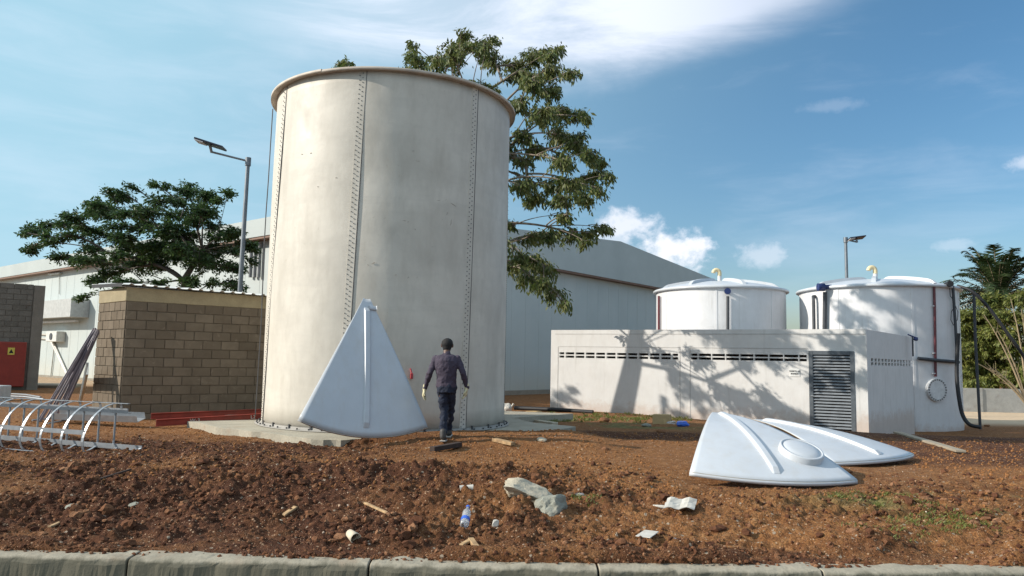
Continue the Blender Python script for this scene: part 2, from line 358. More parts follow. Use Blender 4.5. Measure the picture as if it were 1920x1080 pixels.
# ------------------------------------------------------------------ big tank
TC=Vector((-2.53,15.4,.12)); TR=2.41; TH=6.60
def cyl_hit(px,py,c=TC,r=TR):
    d=ray(px,py); A=d.x**2+d.y**2; B=-2*(d.x*c.x+d.y*c.y); Q=c.x**2+c.y**2-r*r; D=B*B-4*A*Q
    t=(-B-math.sqrt(max(D,0)))/(2*A); p=d*t+Vector((0,0,H)); return math.atan2(p.y-c.y,p.x-c.x),p.z
def tank_mat(name,base,grime,rough=.42,streak=.5):
    m=M(name); t=NT(m); t.b.inputs['Roughness'].default_value=rough; t.b.inputs['Specular IOR Level'].default_value=.4
    a=t.noise(1.0,6,.6,dist=.5); st=t.noise(2.2,6,.65,vec=t.mapp((1.2,1.2,.35))); h=t.noise(1.5,5,.6,vec=t.mapp((.6,.6,3.5)))
    sp=t.noise(9,5,.7)
    v=t.ramp(a,(.3,tuple(x*.80 for x in base)),(.68,base))
    v=t.mix(t.ramp(st,(.45,0.),(.72,.42*streak)),v,grime); v=t.mix(t.ramp(h,(.50,0.),(.75,.40*streak)),v,tuple(x*.75 for x in base))
    v=t.mix(t.ramp(sp,(.66,0.),(.74,.42*streak)),v,(.30,.24,.18)); t.col(v)
    t.L.new(t.ramp(a,(.3,(rough+.12)),(.7,(rough-.08))),t.b.inputs['Roughness'])
    t.bump(t.noise(1.6,3,.5),.18,.08); return m
M_TANK=tank_mat('cream_fibreglass',(.645,.60,.52),(.38,.345,.285),.5,1.15)
M_TAN=simple('tan_resin',(.50,.43,.355),.6,var=.15,scale=3)
M_BOLT=simple('dark_bolt',(.075,.075,.08),.5,metal=.3)
M_SEAM=simple('seam_strip',(.50,.47,.41),.6,var=.12,scale=5)
def hexbolt(mb,p,n,r,h):
    n=Vector(n).normalized(); u=n.orthogonal().normalized(); w=n.cross(u); vs=[]
    for k in(0,h): vs+=[Vector(p)+n*k+(u*math.cos(i*math.pi/3)+w*math.sin(i*math.pi/3))*r for i in range(6)]
    mb.add(vs,[(i,(i+1)%6,6+(i+1)%6,6+i) for i in range(6)]+[(6,7,8,9,10,11)])
def big_tank():
    T=thing('storage_tank','tall cream open-topped fibreglass tank with bolted vertical seams, on the concrete pad','tank',TC)
    n=144; zs=[.12,.5]+[.5+i*.6 for i in range(1,10)]+[6.35,TH-.03]
    mb=MB(); vs=[]
    for z in zs:
        for i in range(n):
            a=2*math.pi*i/n; r=TR+.006*math.sin(3*a+z*1.1)+.004*math.sin(7*a-z*2)
            vs.append((TC.x+r*math.cos(a),TC.y+r*math.sin(a),z))
    mb.add(vs,[(j*n+i,j*n+(i+1)%n,(j+1)*n+(i+1)%n,(j+1)*n+i) for j in range(len(zs)-1) for i in range(n)],True)
    w=mb.build('wall',M_TANK,T); s=w.modifiers.new('s','SOLIDIFY'); s.thickness=.025; s.offset=-1
    # rim: two overlapping arcs of outward flange with a down-turned lip
    a_s=cyl_hit(682,128)[0]; a_e=cyl_hit(826,133)[0]
    prof=[(TR-.03,-.045),(TR+.02,-.038),(TR+.105,-.038),(TR+.105,-.055),(TR+.118,-.055),(TR+.118,-.002),(TR+.10,.004),(TR-.03,.012),(TR-.03,-.045)]
    mb=MB().lathe(prof,(TC.x,TC.y,TH),120,a_e,a_e+2*math.pi-.9); mb.build('rim_flange',M_TAN,T)
    mb=MB().lathe([(r-.008,z-.010) for r,z in prof],(TC.x,TC.y,TH),40,a_e-.95,a_e+.02); mb.build('rim_flange',M_TAN,T)
    # seams
    S=[(cyl_hit(536,172)[0],cyl_hit(491.5,790)[0]),(cyl_hit(682,132)[0],cyl_hit(652,600)[0]),(cyl_hit(892.5,160)[0],cyl_hit(868,806)[0])]
    zt=[cyl_hit(536,172)[1],cyl_hit(682,132)[1],cyl_hit(892.5,160)[1]]; zb=[cyl_hit(491.5,790)[1],cyl_hit(652,600)[1],cyl_hit(868,806)[1]]
    ln=[]
    for (a,b),z1,z0 in zip(S,zt,zb):
        k=(a-b)/(z1-z0); ln.append((a+k*(TH-.06-z1),b+k*(.14-z0)))
    d=ln[2][0]-ln[1][0]
    for i in (1,2,3,4): 
        if ln[0][0]-i*d> ln[2][0]-2*math.pi+.45: ln.append((ln[0][0]-i*d,ln[0][1]-i*d))
    for q,(a1,a0) in enumerate(ln):
        mb=MB(); N=40
        for side,dr in((0,.006),):
            vs=[]
            for i in range(N+1):
                z=.14+(TH-.2)*i/N; a=a0+(a1-a0)*i/N
                for da,r in((-.036,TR-.004),(-.034,TR+dr),(.024,TR+dr),(.026,TR-.004)):
                    vs.append((TC.x+r*math.cos(a+da),TC.y+r*math.sin(a+da),z))
            mb.add(vs,[(i*4+j,i*4+4+j,i*4+5+j,i*4+1+j) for i in range(N) for j in range(3)],False)
        st=mb.build('bolted_seam',M_TANK,T)
        mb=MB(); nb=74
        for i in range(nb):
            f=(i+.5)/nb; z=.16+(TH-.26)*f; a=a0+(a1-a0)*f
            for da,off in((-.024,0),(.0,.5)):
                zz=z+off*(TH/nb); aa=a+da; nn=(math.cos(aa),math.sin(aa),0)
                hexbolt(mb,(TC.x+(TR+.009)*nn[0],TC.y+(TR+.009)*nn[1],zz),nn,.010,.006)
        # raised lap edge right of the bolts
        vs=[]
        for i in range(N+1):
            z=.14+(TH-.2)*i/N; a=a0+(a1-a0)*i/N+.024
            for da,r in((0,TR+.0),(0,TR+.012),(.004,TR+.012),(.005,TR)): vs.append((TC.x+r*math.cos(a+da),TC.y+r*math.sin(a+da),z))
        mb.add(vs,[(i*4+j,i*4+4+j,i*4+5+j,i*4+1+j) for i in range(N) for j in range(3)])
        o=mb.build('bolt_row',M_BOLT,st)
    mb=MB().lathe([(TR-.02,.0),(TR+.11,.0),(TR+.11,.014),(TR+.012,.02),(TR+.012,.06)],TC,144); mb.build('base_flange',simple('dark_flange',(.30,.28,.25),.7),T)
    for i in range(60):
        mb=MB(); a=2*math.pi*i/60+.03; hexbolt(mb,(TC.x+(TR+.07)*math.cos(a),TC.y+(TR+.07)*math.sin(a),.134),(0,0,1),.016,.03)
        if i%2: mb.box((TC.x+(TR+.02)*math.cos(a),TC.y+(TR+.02)*math.sin(a),.17),(.02,.03,.08),Matrix.Rotation(a,3,'Z'))
        mb.build('anchor_bolt',M_BOLT,T)
    p0=at(510,188,TC.y-.2); p1=at(497,545,TC.y-.35); a=cyl_hit(506,188)[0]
    pts=[(TC.x+(TR+.16)*math.cos(math.pi+.06)-.0,TC.y+(TR+.16)*math.sin(math.pi+.06),TH-.03)]
    for i in range(1,9): pts.append((pts[0][0]-.02+.012*math.sin(i*1.3),pts[0][1],TH-.03-i*.75 if i<8 else .2))
    MB().tube(pts,.012,6).build('hanging_cable',M_BOLT,T)
    a,z=cyl_hit(771,705); b=MB(); rr=TR+.03
    b.box((TC.x+rr*math.cos(a),TC.y+rr*math.sin(a),z),(.05,.04,.10),Matrix.Rotation(a+math.pi/2,3,'Z')); b.tube([(TC.x+rr*math.cos(a),TC.y+rr*math.sin(a),z+.05),(TC.x+rr*math.cos(a)-.02,TC.y+rr*math.sin(a)-.03,z+.13)],.014,6)
    b.build('valve_tag',simple('red_plastic',(.45,.05,.06),.5),T,bev=.008)
    # scuffs: small raised resin scars where the photo shows them
    MS=simple('scuff',(.33,.29,.24),.8)
    for k,(px,py,l,an) in enumerate([(775,283,.07,.2),(758,414,.09,0),(765,416,.05,.3),(778,430,.04,1.3),(700,493,.09,.5),(742,515,.05,.1),(845,417,.18,1.4),(822,376,.13,.2),(850,384,.2,-.4),(566,289,.07,0),(583,287,.07,.1),(596,350,.05,0),(690,497,.05,-.6),(630,333,.05,.2),(838,400,.09,1.2),(765,520,.05,.9)]):
        a,z=cyl_hit(px,py); c=Vector((TC.x+(TR+.004)*math.cos(a),TC.y+(TR+.004)*math.sin(a),z)); tt=Vector((-math.sin(a),math.cos(a),0)); d=tt*math.cos(an)+Vector((0,0,1))*math.sin(an)
        MB().tube([c-d*l/3,c-d*l*.1+tt*.008,c+d*l/3],[.002,.005,.002],5).build('scuff_mark',MS,T)
big_tank()
# ------------------------------------------------------------------ roof panels (dome petals)
def white_mat(name,c=(.80,.81,.82),rough=.35,dirt=.25,splash=None):
    m=M(name); t=NT(m); t.b.inputs['Roughness'].default_value=rough
    a=t.noise(2.2,6,.6); s=t.noise(6,6,.7,vec=t.mapp((1,1,.3)))
    v=t.ramp(a,(.3,tuple(x*.9 for x in c)),(.7,c)); v=t.mix(t.ramp(s,(.48,0.),(.8,dirt)),v,(.42,.37,.30))
    if splash is not None:
        sx=t.n('ShaderNodeSeparateXYZ'); t.L.new(t.obj(),sx.inputs[0]); ad=t.n('ShaderNodeMath',operation='MULTIPLY_ADD'); t.L.new(t.noise(5,6,.7),ad.inputs[0]); ad.inputs[1].default_value=-.9; t.L.new(sx.outputs[2],ad.inputs[2]); v=t.mix(t.ramp(ad.outputs[0],(0.,.55),(.12,0.)) if 0 else t.rng(ad.outputs[0],splash-.60,splash-.25,.42,0),v,(.40,.24,.14))
        v=t.mix(t.ramp(t.noise(3.5,6,.7,vec=t.mapp((1.6,1.6,.12))),(.56,0.),(.72,.30)),v,(.36,.34,.30))
    t.col(v); t.bump(t.noise(3,3,.5),.08,.03); return m
M_PANEL=white_mat('white_gelcoat',(.53,.555,.585),.33,.34)
M_PANELU=simple('panel_edge',(.52,.49,.42),.7)
def petal(label,A,P1,P2,half=25,up=None,manhole=None,bow=.16,cross=.10,L=None,notch=False):
    A,P1,P2=map(Vector,(A,P1,P2)); Mi=(P1+P2)/2; e1=(Mi-A).normalized(); e2=(P2-P1).normalized(); nn=e1.cross(e2).normalized()
    e2=nn.cross(e1)
    if nn.dot(Vector(up))<0: nn=-nn
    L=((P1-A).length+(P2-A).length)/2; hf=math.asin(min(1,(P2-P1).length/2/L))
    T=thing('roof_panel',label,'roof panel',Mi,'loose white roof panels')
    def S(r,th,off=0): 
        t=r/L; k=th/hf
        return A+e1*(r*math.cos(th))+e2*(r*math.sin(th))+nn*(off+bow*4*t*(1-t)*.9+cross*t*(1-k*k)*1.0)
    nr,nth=30,28; vs=[]
    for i in range(nr+1):
        r=L*(.055+.945*i/nr)
        for j in range(nth+1): vs.append(S(r,hf*(2*j/nth-1)))
    o=len(vs)
    for j in range(nth+1): vs.append(S(L,hf*(2*j/nth-1)))
    for j in range(nth+1): vs.append(S(L*1.004,hf*(2*j/nth-1))-nn*.04)
    fs=[(i*(nth+1)+j,i*(nth+1)+j+1,(i+1)*(nth+1)+j+1,(i+1)*(nth+1)+j) for i in range(nr) for j in range(nth)]
    fs+=[(o+j,o+j+1,o+nth+1+j+1,o+nth+1+j) for j in range(nth)]
    b=MB().add(vs,fs,True).build('shell',[M_PANEL,M_PANELU],T)
    s=b.modifiers.new('s','SOLIDIFY'); s.thickness=.008; s.offset=-1 if (nn.dot(e1.cross(e2))>0) else 1; s.material_offset_rim=1; s.material_offset=0
    # rib
    vs=[];K=26
    for i in range(K+1):
        r=L*(.12+.83*i/K); q=1 if 0<i<K else .25
        for w,h in((-.062,-.01),(-.042,.05*q),(.042,.05*q),(.062,-.01)): vs.append(S(r,0,h)+e2*w)
    fs=[(i*4+j,i*4+4+j,i*4+5+j,i*4+1+j) for i in range(K) for j in range(3)]+[(0,1,2,3),(4*K+3,4*K+2,4*K+1,4*K)]
    if notch:  # short return of the rib at the top
        o=len(vs); 
        for w in(.03,.16): 
            for rr,h in((.105,-.01),(.11,.05),(.135,.05),(.14,-.01)): vs.append(S(L*rr,0,h)+e2*w)
        fs+=[(o+j,o+4+j,o+5+j,o+1+j) for j in range(3)]+[(o+4,o+5,o+6,o+7)]
    MB().add(vs,fs,False).build('rib',M_PANEL,T,bev=.012,seg=2)
    if manhole:
        r0,th0,rad=manhole; c=S(r0,th0); n1=(S(r0+.05,th0)-S(r0-.05,th0)).normalized(); n2=(S(r0,th0+.02)-S(r0,th0-.02)).normalized(); n3=n1.cross(n2)
        if n3.dot(nn)<0: n3=-n3
        n2=n3.cross(n1)
        def ring(prof,name,mat,par):
            vs=[];m=64;k=len(prof)
            for i in range(m):
                a=2*math.pi*i/m
                for r,z in prof: vs.append(c+(n1*math.cos(a)+n2*math.sin(a))*r+n3*z)
            fs=[(i*k+j,((i+1)%m)*k+j,((i+1)%m)*k+j+1,i*k+j+1) for i in range(m) for j in range(k-1)]
            return MB().add(vs,fs,True).build(name,mat,par)
        man=ring([(rad*1.12,-.06),(rad*1.10,.075),(rad*1.06,.088),(rad*.97,.088),(rad*.95,.07),(rad*.93,.07)],'manhole',M_PANEL,T)
        ring([(rad*.95,.072),(rad*.9,.085),(rad*.6,.10),(rad*.3,.108),(.001,.11)],'lid',M_PANEL,man)
    return T
petal('white curved roof panel with centre rib leaning upright against the tall tank',(-2.50,12.80,2.53),(-3.21,11.50,.45),(-1.34,12.42,.31),up=(0,-1,0),bow=.05,cross=.025,notch=True)
petal('white roof panel with round manhole lying on the soil, nearest the kerb',(3.13,11.6,.68),(2.2,9.23,.10),(4.29,9.37,.03),up=(0,0,1),manhole=(2.02,.25,.25),bow=.19,cross=.025)
petal('plain white roof panel lying behind the one with the round manhole',(4.21,13.33,.46),(4.59,10.79,.05),(6.36,11.92,.07),up=(0,0,1),bow=.13,cross=.05)
# ------------------------------------------------------------------ white tanks with domed lids
M_WT=white_mat('white_tank_paint',(.68,.68,.69),.4,.16,splash=.15)
M_BLACK=simple('black_pipe',(.012,.012,.014),.6)
M_DGREY=simple('dark_grey_pipe',(.045,.05,.058),.55)
M_BLUE=simple('dark_blue_valve',(.015,.03,.12),.4)
M_REDP=simple('maroon_gauge',(.12,.022,.03),.4)
M_YEL=simple('yellowed_pvc',(.72,.60,.36),.5)
def dome_tank(label,c,r,z0,rim,ribs,a0,dome=.42):
    T=thing('water_tank',label,'tank',(c[0],c[1],z0),'domed white tanks behind the pump house')
    MB().lathe([(r,0),(r,rim-z0-.02)],(c[0],c[1],z0),128).build('wall',M_WT,T)
    hz=lambda q:dome*(1-(q/(r+.1))**2)
    pr=[(r-.02,-.09),(r+.10,-.09),(r+.13,-.07),(r+.13,-.01),(r+.09,.02)]+[(q,hz(q)+.015) for q in np.linspace(r+.05,.02,16)]
    D=MB().lathe(pr,(c[0],c[1],rim),128).build('dome_roof',M_PANEL,T)
    for k in range(ribs):
        a=a0+2*math.pi*k/ribs; e=Vector((math.cos(a),math.sin(a),0)); w=Vector((-math.sin(a),math.cos(a),0)); vs=[];K=22
        for i in range(K+1):
            q=.35+(r*.93-.35)*i/K; s=min(1,min(i,K-i)/2.5)
            base=Vector((c[0],c[1],rim+hz(q)))+e*q
            for u,h in((-.10,-.01),(-.07,.12*s+.012),(.07,.12*s+.012),(.10,-.01)): vs.append(base+w*u+Vector((0,0,h)))
        MB().add(vs,[(i*4+j,i*4+4+j,i*4+5+j,i*4+1+j) for i in range(K) for j in range(3)]+[(0,1,2,3),(4*K+3,4*K+2,4*K+1,4*K)]).build('rib',M_PANEL,D)
    for k in range(ribs):
        a=a0+2*math.pi*(k+.5)/ribs; mb=MB(); 
        mb.box((c[0]+(r+.004)*math.cos(a),c[1]+(r+.004)*math.sin(a),(z0+rim)/2-.06),(.02,.09,rim-z0-.16),Matrix.Rotation(a,3,'Z'))
        mb.build('seam',M_WT,T,bev=.004)
    # gooseneck vent
    b=Vector((c[0],c[1],rim+dome-.02)); v=MB().tube([b,b+Vector((0,0,.30))],.085,16).build('vent_pipe',M_WT,T)
    pts=[b+Vector((0,0,.28))]+[b+Vector((-.13+.13*math.cos(t),0,.42+.13*math.sin(t))) for t in np.linspace(0,math.pi,9)]
    MB().tube(pts,.085,16).build('elbow',M_YEL,v)
    return T
LT=(8.75,31.3); LR=2.62; LZ0=g(*LT)
RT=(14.35,29.3); RR=2.82
def ctr(px0,px1,pyr,Y):
    pass
T1=dome_tank('smaller looking domed white tank with one blue valve, left of the pair',LT,LR,-.45,4.47,7,.35,.40)
T2=dome_tank('larger domed white tank with black hoses, red gauge and round manhole cover',RT,RR,-.85,4.42,7,-2.05,.42)
def on(c,r,px,py,off=0):
    a,z=cyl_hit(px,py,Vector((c[0],c[1],0)),r); return Vector((c[0]+(r+off)*math.cos(a),c[1]+(r+off)*math.sin(a),z)),a
def pipe_on(T,c,r,pts,rad,off,name,mat):
    P=[on(c,r,px,py,off)[0] for px,py in pts]; return MB().tube(P,rad,10).build(name,mat,T)
# left tank fittings
v=pipe_on(T1,LT,LR,[(1364,556),(1364,640)],.055,.10,'outlet_pipe',M_DGREY)
p,a=on(LT,LR,1363,547,-.02); q,_=on(LT,LR,1363,547,.26); MB().tube([p,p+(q-p)*.55,p+(q-p)*.56,q],[.07,.07,.12,.12],16).build('valve',M_BLUE,T1)
pl=Vector((LT[0]-LR-.04,LT[1]-.5,0)); MB().tube([pl+Vector((0,0,.2)),pl+Vector((0,0,4.2))],.05,8).build('level_gauge',M_REDP,T1)
# right tank fittings
pipe_on(T2,RT,RR,[(1551,548),(1550,640)],.075,.12,'outlet_pipe',M_DGREY)
p,a=on(RT,RR,1558,538,-.02); q,_=on(RT,RR,1548,540,.42); MB().tube([p,p+(q-p)*.5,p+(q-p)*.52,q],[.09,.09,.15,.15],16).build('valve',M_BLUE,T2)
pl=Vector((RT[0]-RR-.02,RT[1]-.9,0)); MB().tube([pl+Vector((.25,.25,4.12)),pl+Vector((0,0,4.08)),pl+Vector((0,-.02,3.9)),pl+Vector((0,-.02,.0))],.06,8).build('side_pipe',M_DGREY,T2)
gz=pipe_on(T2,RT,RR,[(1749,532),(1751,620),(1752,706)],.042,.06,'level_gauge',M_REDP)
for py in (532,574,662,700): p,a=on(RT,RR,1750,py,.06); MB().box(p,(.16,.05,.035),Matrix.Rotation(a+math.pi/2,3,'Z')).build('clamp',M_WT,gz)
pipe_on(T2,RT,RR,[(1781,536),(1786,610),(1789,672)],.05,.10,'down_pipe',M_DGREY)
pipe_on(T2,RT,RR,[(1718,672),(1755,676),(1790,679)],.062,.13,'cross_pipe',M_DGREY)
p,a=on(RT,RR,1776,534,-.02); q,_=on(RT,RR,1770,533,.25); MB().tube([p,q],[.11,.11],14).build('nozzle',M_BLACK,T2)
p,a=on(RT,RR,1754,731,.0); e=Vector((math.cos(a),math.sin(a),0)); u=Vector((-math.sin(a),math.cos(a),0)); vs=[];mb=MB()
mb.tube([p-e*.05,p+e*.09],[.40,.40],48); mc=mb.build('manhole_cover',simple('cover_white',(.66,.66,.66),.45),T2,bev=.012)
MGB=simple('grey_bolt',(.2,.2,.2),.5,metal=.5)
for i in range(24):
    t=2*math.pi*i/24; mb=MB(); hexbolt(mb,p+e*.09+(u*math.cos(t)+Vector((0,0,1))*math.sin(t))*.36,e,.026,.025); mb.build('bolt',MGB,mc)
mb=MB()
for x0 in(1771,1777,1783):
    pass
pts=[on(RT,RR,px,py,.09)[0] for px,py in((1776,540),(1777,555),(1782,562),(1785,575),(1779,585),(1778,600),(1783,610),(1790,600),(1791,585),(1786,572))]
MB().tube(pts,.012,6).build('loose_cable',M_BLACK,T2)
# ------------------------------------------------------------------ black hoses, post
def hang(name,label,cat,P,rad,mat=M_BLACK,n=10):
    P=[Vector(p) for p in P]; out=[]
    for i in range(len(P)-1):
        p0=P[max(i-1,0)];p1=P[i];p2=P[i+1];p3=P[min(i+2,len(P)-1)]
        for t in np.linspace(0,1,8,endpoint=(i==len(P)-2)):
            out.append(.5*((2*p1)+(p2-p0)*t+(2*p0-5*p1+4*p2-p3)*t*t+(3*p1-p0-3*p2+p3)*t**3))
    o=MB().tube(out,rad,n).build(name,mat,origin=P[0]); tag(o,label,cat); return o
hang('hose','thick black hose arching from the tank rim down to the right edge','hose',[at(1795,536,27.4),at(1822,546,27),at(1852,575,26.8),at(1884,618,26.6),at(1905,647,26.5),at(1925,680,26.5),at(1945,740,26.5),at(1958,800,26.5)],.055)
hang('hose','black hose curving down the right side of the tank to the soil','hose',[at(1797,625,26.3),at(1795,660,26.3),at(1794,705,26.2),at(1798,745,26.1),at(1805,778,26),at(1818,796,25.8),at(1838,801,25.7)],.065)
o=MB().tube([at(1826,548,27.5),at(1829,640,27.5),at(1838,805,27.5)],.05,8).build('post',M_DGREY,origin=at(1838,805,27.5)); tag(o,'slim dark leaning pole beside the large domed tank','pole')
# ------------------------------------------------------------------ walls with openings
def wall_open(mb,P,Q,z0,z1,ops,t,inward):
    P=Vector((*P,0));Q=Vector((*Q,0));d=(Q-P);L=d.length;d/=L;n=Vector((*inward,0))*t
    S=sorted({0.,L}|{round(x,4) for o in ops for x in(o[0],o[1])})
    for a,b in zip(S,S[1:]):
        if b-a<1e-4: continue
        mid=(a+b)/2; blk=sorted((o[2],o[3]) for o in ops if o[0]-1e-4<=mid<=o[1]+1e-4); z=z0
        for lo,hi in blk+[(z1,z1)]:
            if lo-z>1e-3: mb.obox(P+d*a+Vector((0,0,z)),d*(b-a),n,Vector((0,0,lo-z)))
            z=max(z,hi)
def pump_house():
    A=Vector((1.34,25.0));B=Vector((9.70,20.40));Cc=Vector((13.25,24.8)); D=A+(Cc-B); zt=2.46
    T=thing('pump_house','low white pump house with louvred door and rows of small vent openings','building',(*((A+B)/2),-.2))
    M_PH=white_mat('pump_house_paint',(.68,.67,.65),.8,.22,splash=.22); M_PH2=simple('joint_grey',(.45,.44,.42),.8)  # wall paint, and a plain grey for the render joint lines
    d1=(B-A).normalized();n1=Vector((d1.y,-d1.x));n1=n1 if n1.y<0 else -n1; n1=-n1
    d2=(Cc-B).normalized();n2=Vector((-d2.y,d2.x)); n2=n2 if n2.x<0 else -n2
    L1=(B-A).length;L2=(Cc-B).length
    def sA(px,py):  # position along front wall / height
        r=ray(px,py); # solve r*t on plane
        nn=Vector((n1.x,n1.y)); t=(A.dot(nn))/(r.x*nn.x+r.y*nn.y); p=r*t+Vector((0,0,H)); return (Vector((p.x,p.y))-A).dot(d1),p.z
    def sB(px,py):
        r=ray(px,py); nn=n2; t=(B.dot(nn))/(r.x*nn.x+r.y*nn.y); p=r*t+Vector((0,0,H)); return (Vector((p.x,p.y))-B).dot(d2),p.z
    ops=[]
    def row(f,x0,x1,y0,y1,n,hw,hh,pair):
        if hw is None: hw=(f(x1,y1)[0]-f(x0,y0)[0])/n*.30
        s0,z0=f(x0,y0);s1,z1=f(x1,y1); zc=(z0+z1)/2; pitch=(s1-s0)/n; out=[]
        for i in range(n):
            c=s0+pitch*(i+.5)
            for dz in(-.055,.055):
                if pair:
                    for ds in(-.115,.115): out.append((c+ds-hw,c+ds+hw,zc+dz-hh,zc+dz+hh))
                else: out.append((c-hw,c+hw,zc+dz-hh,zc+dz+hh))
        return out
    ops+=row(sA,1050,1270,665,669,11,.088,.034,1); ops+=row(sA,1296,1512,668,672,8,.10,.036,1)
    ds0=sA(1517,720)[0];ds1=sA(1603,720)[0];dz1=sA(1560,658)[1]; ops.append((ds0,ds1,-.9,dz1)); ops=[(a,min(b,1e9),c,d) if not(a<ds1 and b>ds0 and c>.5) else (a,min(b,ds0-.03),c,d) for a,b,c,d in ops]
    ops=[o for o in ops if o[1]-o[0]>.03]
    mb=MB(); wall_open(mb,A,B,-.9,zt,ops,.15,n1)
    o2=row(sB,1634,1712,675,684.5,14,None,.042,0)
    wall_open(mb,B+n1*.15+d2*0,Cc,-1.2,zt,[(a-.15,b-.15,c,d) for a,b,c,d in o2],.04,n2)
    wall_open(mb,A+n1*.15,D,-.9,zt,[],.15,d1); wall_open(mb,D+d1*.15,Cc-d1*.16,-1.2,zt,[],.15,-n1)
    mb.build('wall',M_PH,T)
    mb=MB(); ins=.16; q=[A+d1*ins+n1*ins,B-d1*ins*1.4+n1*ins*1.2,Cc-d1*ins*1.6-d2*ins,D+d1*ins*1.2-d2*ins]
    mb.add([(p.x,p.y,zt-.18) for p in q]+[(p.x,p.y,zt-.05) for p in q],[(0,3,2,1),(4,5,6,7)]+[(i,(i+1)%4,4+(i+1)%4,4+i) for i in range(4)]); mb.build('roof',M_PH,T)
    # shallow render joints as thin proud beads
    mb=MB(); A3=Vector((*A,0)); D3=Vector((*d1,0)); N3=-Vector((*n1,0))
    def vj(px,z0,z1): s=sA(px,700)[0]; mb.obox(A3+D3*(s-.01)+Vector((0,0,z0)),D3*.02,N3*.006,Vector((0,0,z1-z0)))
    def hj(p0,p1,z): a=sA(p0,700)[0];b=sA(p1,700)[0]; mb.obox(A3+D3*a+Vector((0,0,z)),D3*(b-a),N3*.006,Vector((0,0,.018)))
    zj=sA(1100,651)[1]; vj(1046,-.5,zj);vj(1275,-.5,zj);vj(1294,-.5,zj); hj(1046,1276,zj+.006); hj(1294,1516,zj+.006); hj(1040,1625,zj+.42)
    mb.build('wall_joint',M_PH2,T)
    # sign
    s,z=sA(1490,699); c=A3+D3*s+Vector((0,0,z)); mb=MB().obox(c-D3*.13-Vector((0,0,.11)),D3*.27,N3*.012,Vector((0,0,.22))); sg=mb.build('sign_plate',simple('sign_white',(.7,.7,.68),.5),T,bev=.003)
    for i,(tx,w) in enumerate((("CUARTO DE",.17),("BOMBAS",.13))):
        cu=bpy.data.curves.new('lettering','FONT'); cu.body=tx; cu.size=.052; cu.align_x='CENTER'; cu.extrude=.002; cu.offset=.0016
        to=bpy.data.objects.new('lettering_src',cu); C.objects.link(to); bpy.context.view_layer.update()
        me=bpy.data.meshes.new_from_object(to.evaluated_get(bpy.context.evaluated_depsgraph_get())); C.objects.unlink(to); bpy.data.objects.remove(to)
        me.materials.append(M_BLACK) if not me.materials else None; me.materials.clear(); me.materials.append(M_BLACK)
        lo=bpy.data.objects.new('lettering',me); C.objects.link(lo); lo.parent=sg
        up=Vector((0,0,1)); mtx=Matrix((D3,up,N3)).transposed().to_4x4(); mtx.translation=c+N3*.015+Vector((0,0,.03-i*.075))-WO[sg.name]; lo.matrix_local=mtx; WO[lo.name]=WO[sg.name]
    # louvred door
    M_DR=simple('steel_door_paint',(.10,.115,.13),.45,var=.15,scale=8); M_LV=simple('louvre_paint',(.22,.24,.26),.4,var=.1)
    zb=g(9.3,20.6)-.02; wd=ds1-ds0; hd=dz1-zb; mb=MB(); o=A3+D3*ds0+Vector((0,0,zb))+N3*.02; fw=.11; th=-N3*.08
    mb.obox(o,D3*fw,th,Vector((0,0,hd))); mb.obox(o+D3*(wd-fw),D3*fw,th,Vector((0,0,hd))); mb.obox(o+D3*fw+Vector((0,0,hd-fw)),D3*(wd-2*fw),th,Vector((0,0,fw))); mb.obox(o+D3*fw,D3*(wd-2*fw),th,Vector((0,0,.06)))
    dr=mb.build('door',M_DR,T,bev=.006)
    mb=MB(); n=24
    for i in range(n):
        z=.08+(hd-fw-.10)*(i+.5)/n; p=o+D3*fw+Vector((0,0,z))-N3*.01
        mb.obox(p-Vector((0,0,.012)),D3*(wd-2*fw),-N3*.05+Vector((0,0,.045)),Vector((0,0,.008))+N3*.004)
    mb.build('louvre',M_LV,dr)
    MB().obox(o+D3*fw-N3*.075,D3*(wd-2*fw),-N3*.004,Vector((0,0,hd))).build('backing',M_BLACK,dr)
    MB().tube([o+D3*.05+Vector((0,0,hd*.44))+N3*.0,o+D3*.05+Vector((0,0,hd*.44))+N3*.05,o+D3*.15+Vector((0,0,hd*.44))+N3*.05],.012,8).build('handle',M_LV,dr)
    return A,B,Cc
PA,PB,PC=pump_house()
# small valve stand by the right end of the pump house
vb=at(1712,668,24.2); T=thing('valve_stand','small dark blue valve handle on a thin stem by the pump house end','valve',(vb.x,vb.y,vb.z))
MB().tube([vb,at(1711,632,24.2)],.025,8).build('stem',M_DGREY,T); MB().tube([at(1702,627,24.2),at(1714,632,24.2),at(1721,634,24.2)],[.02,.025,.02],8).build('handle',M_BLUE,T)
w=at(1717,636,24.2); MB().blob(w,.075,3,2,.2,(1,1,.8)).build('valve_body',M_BLUE,T)
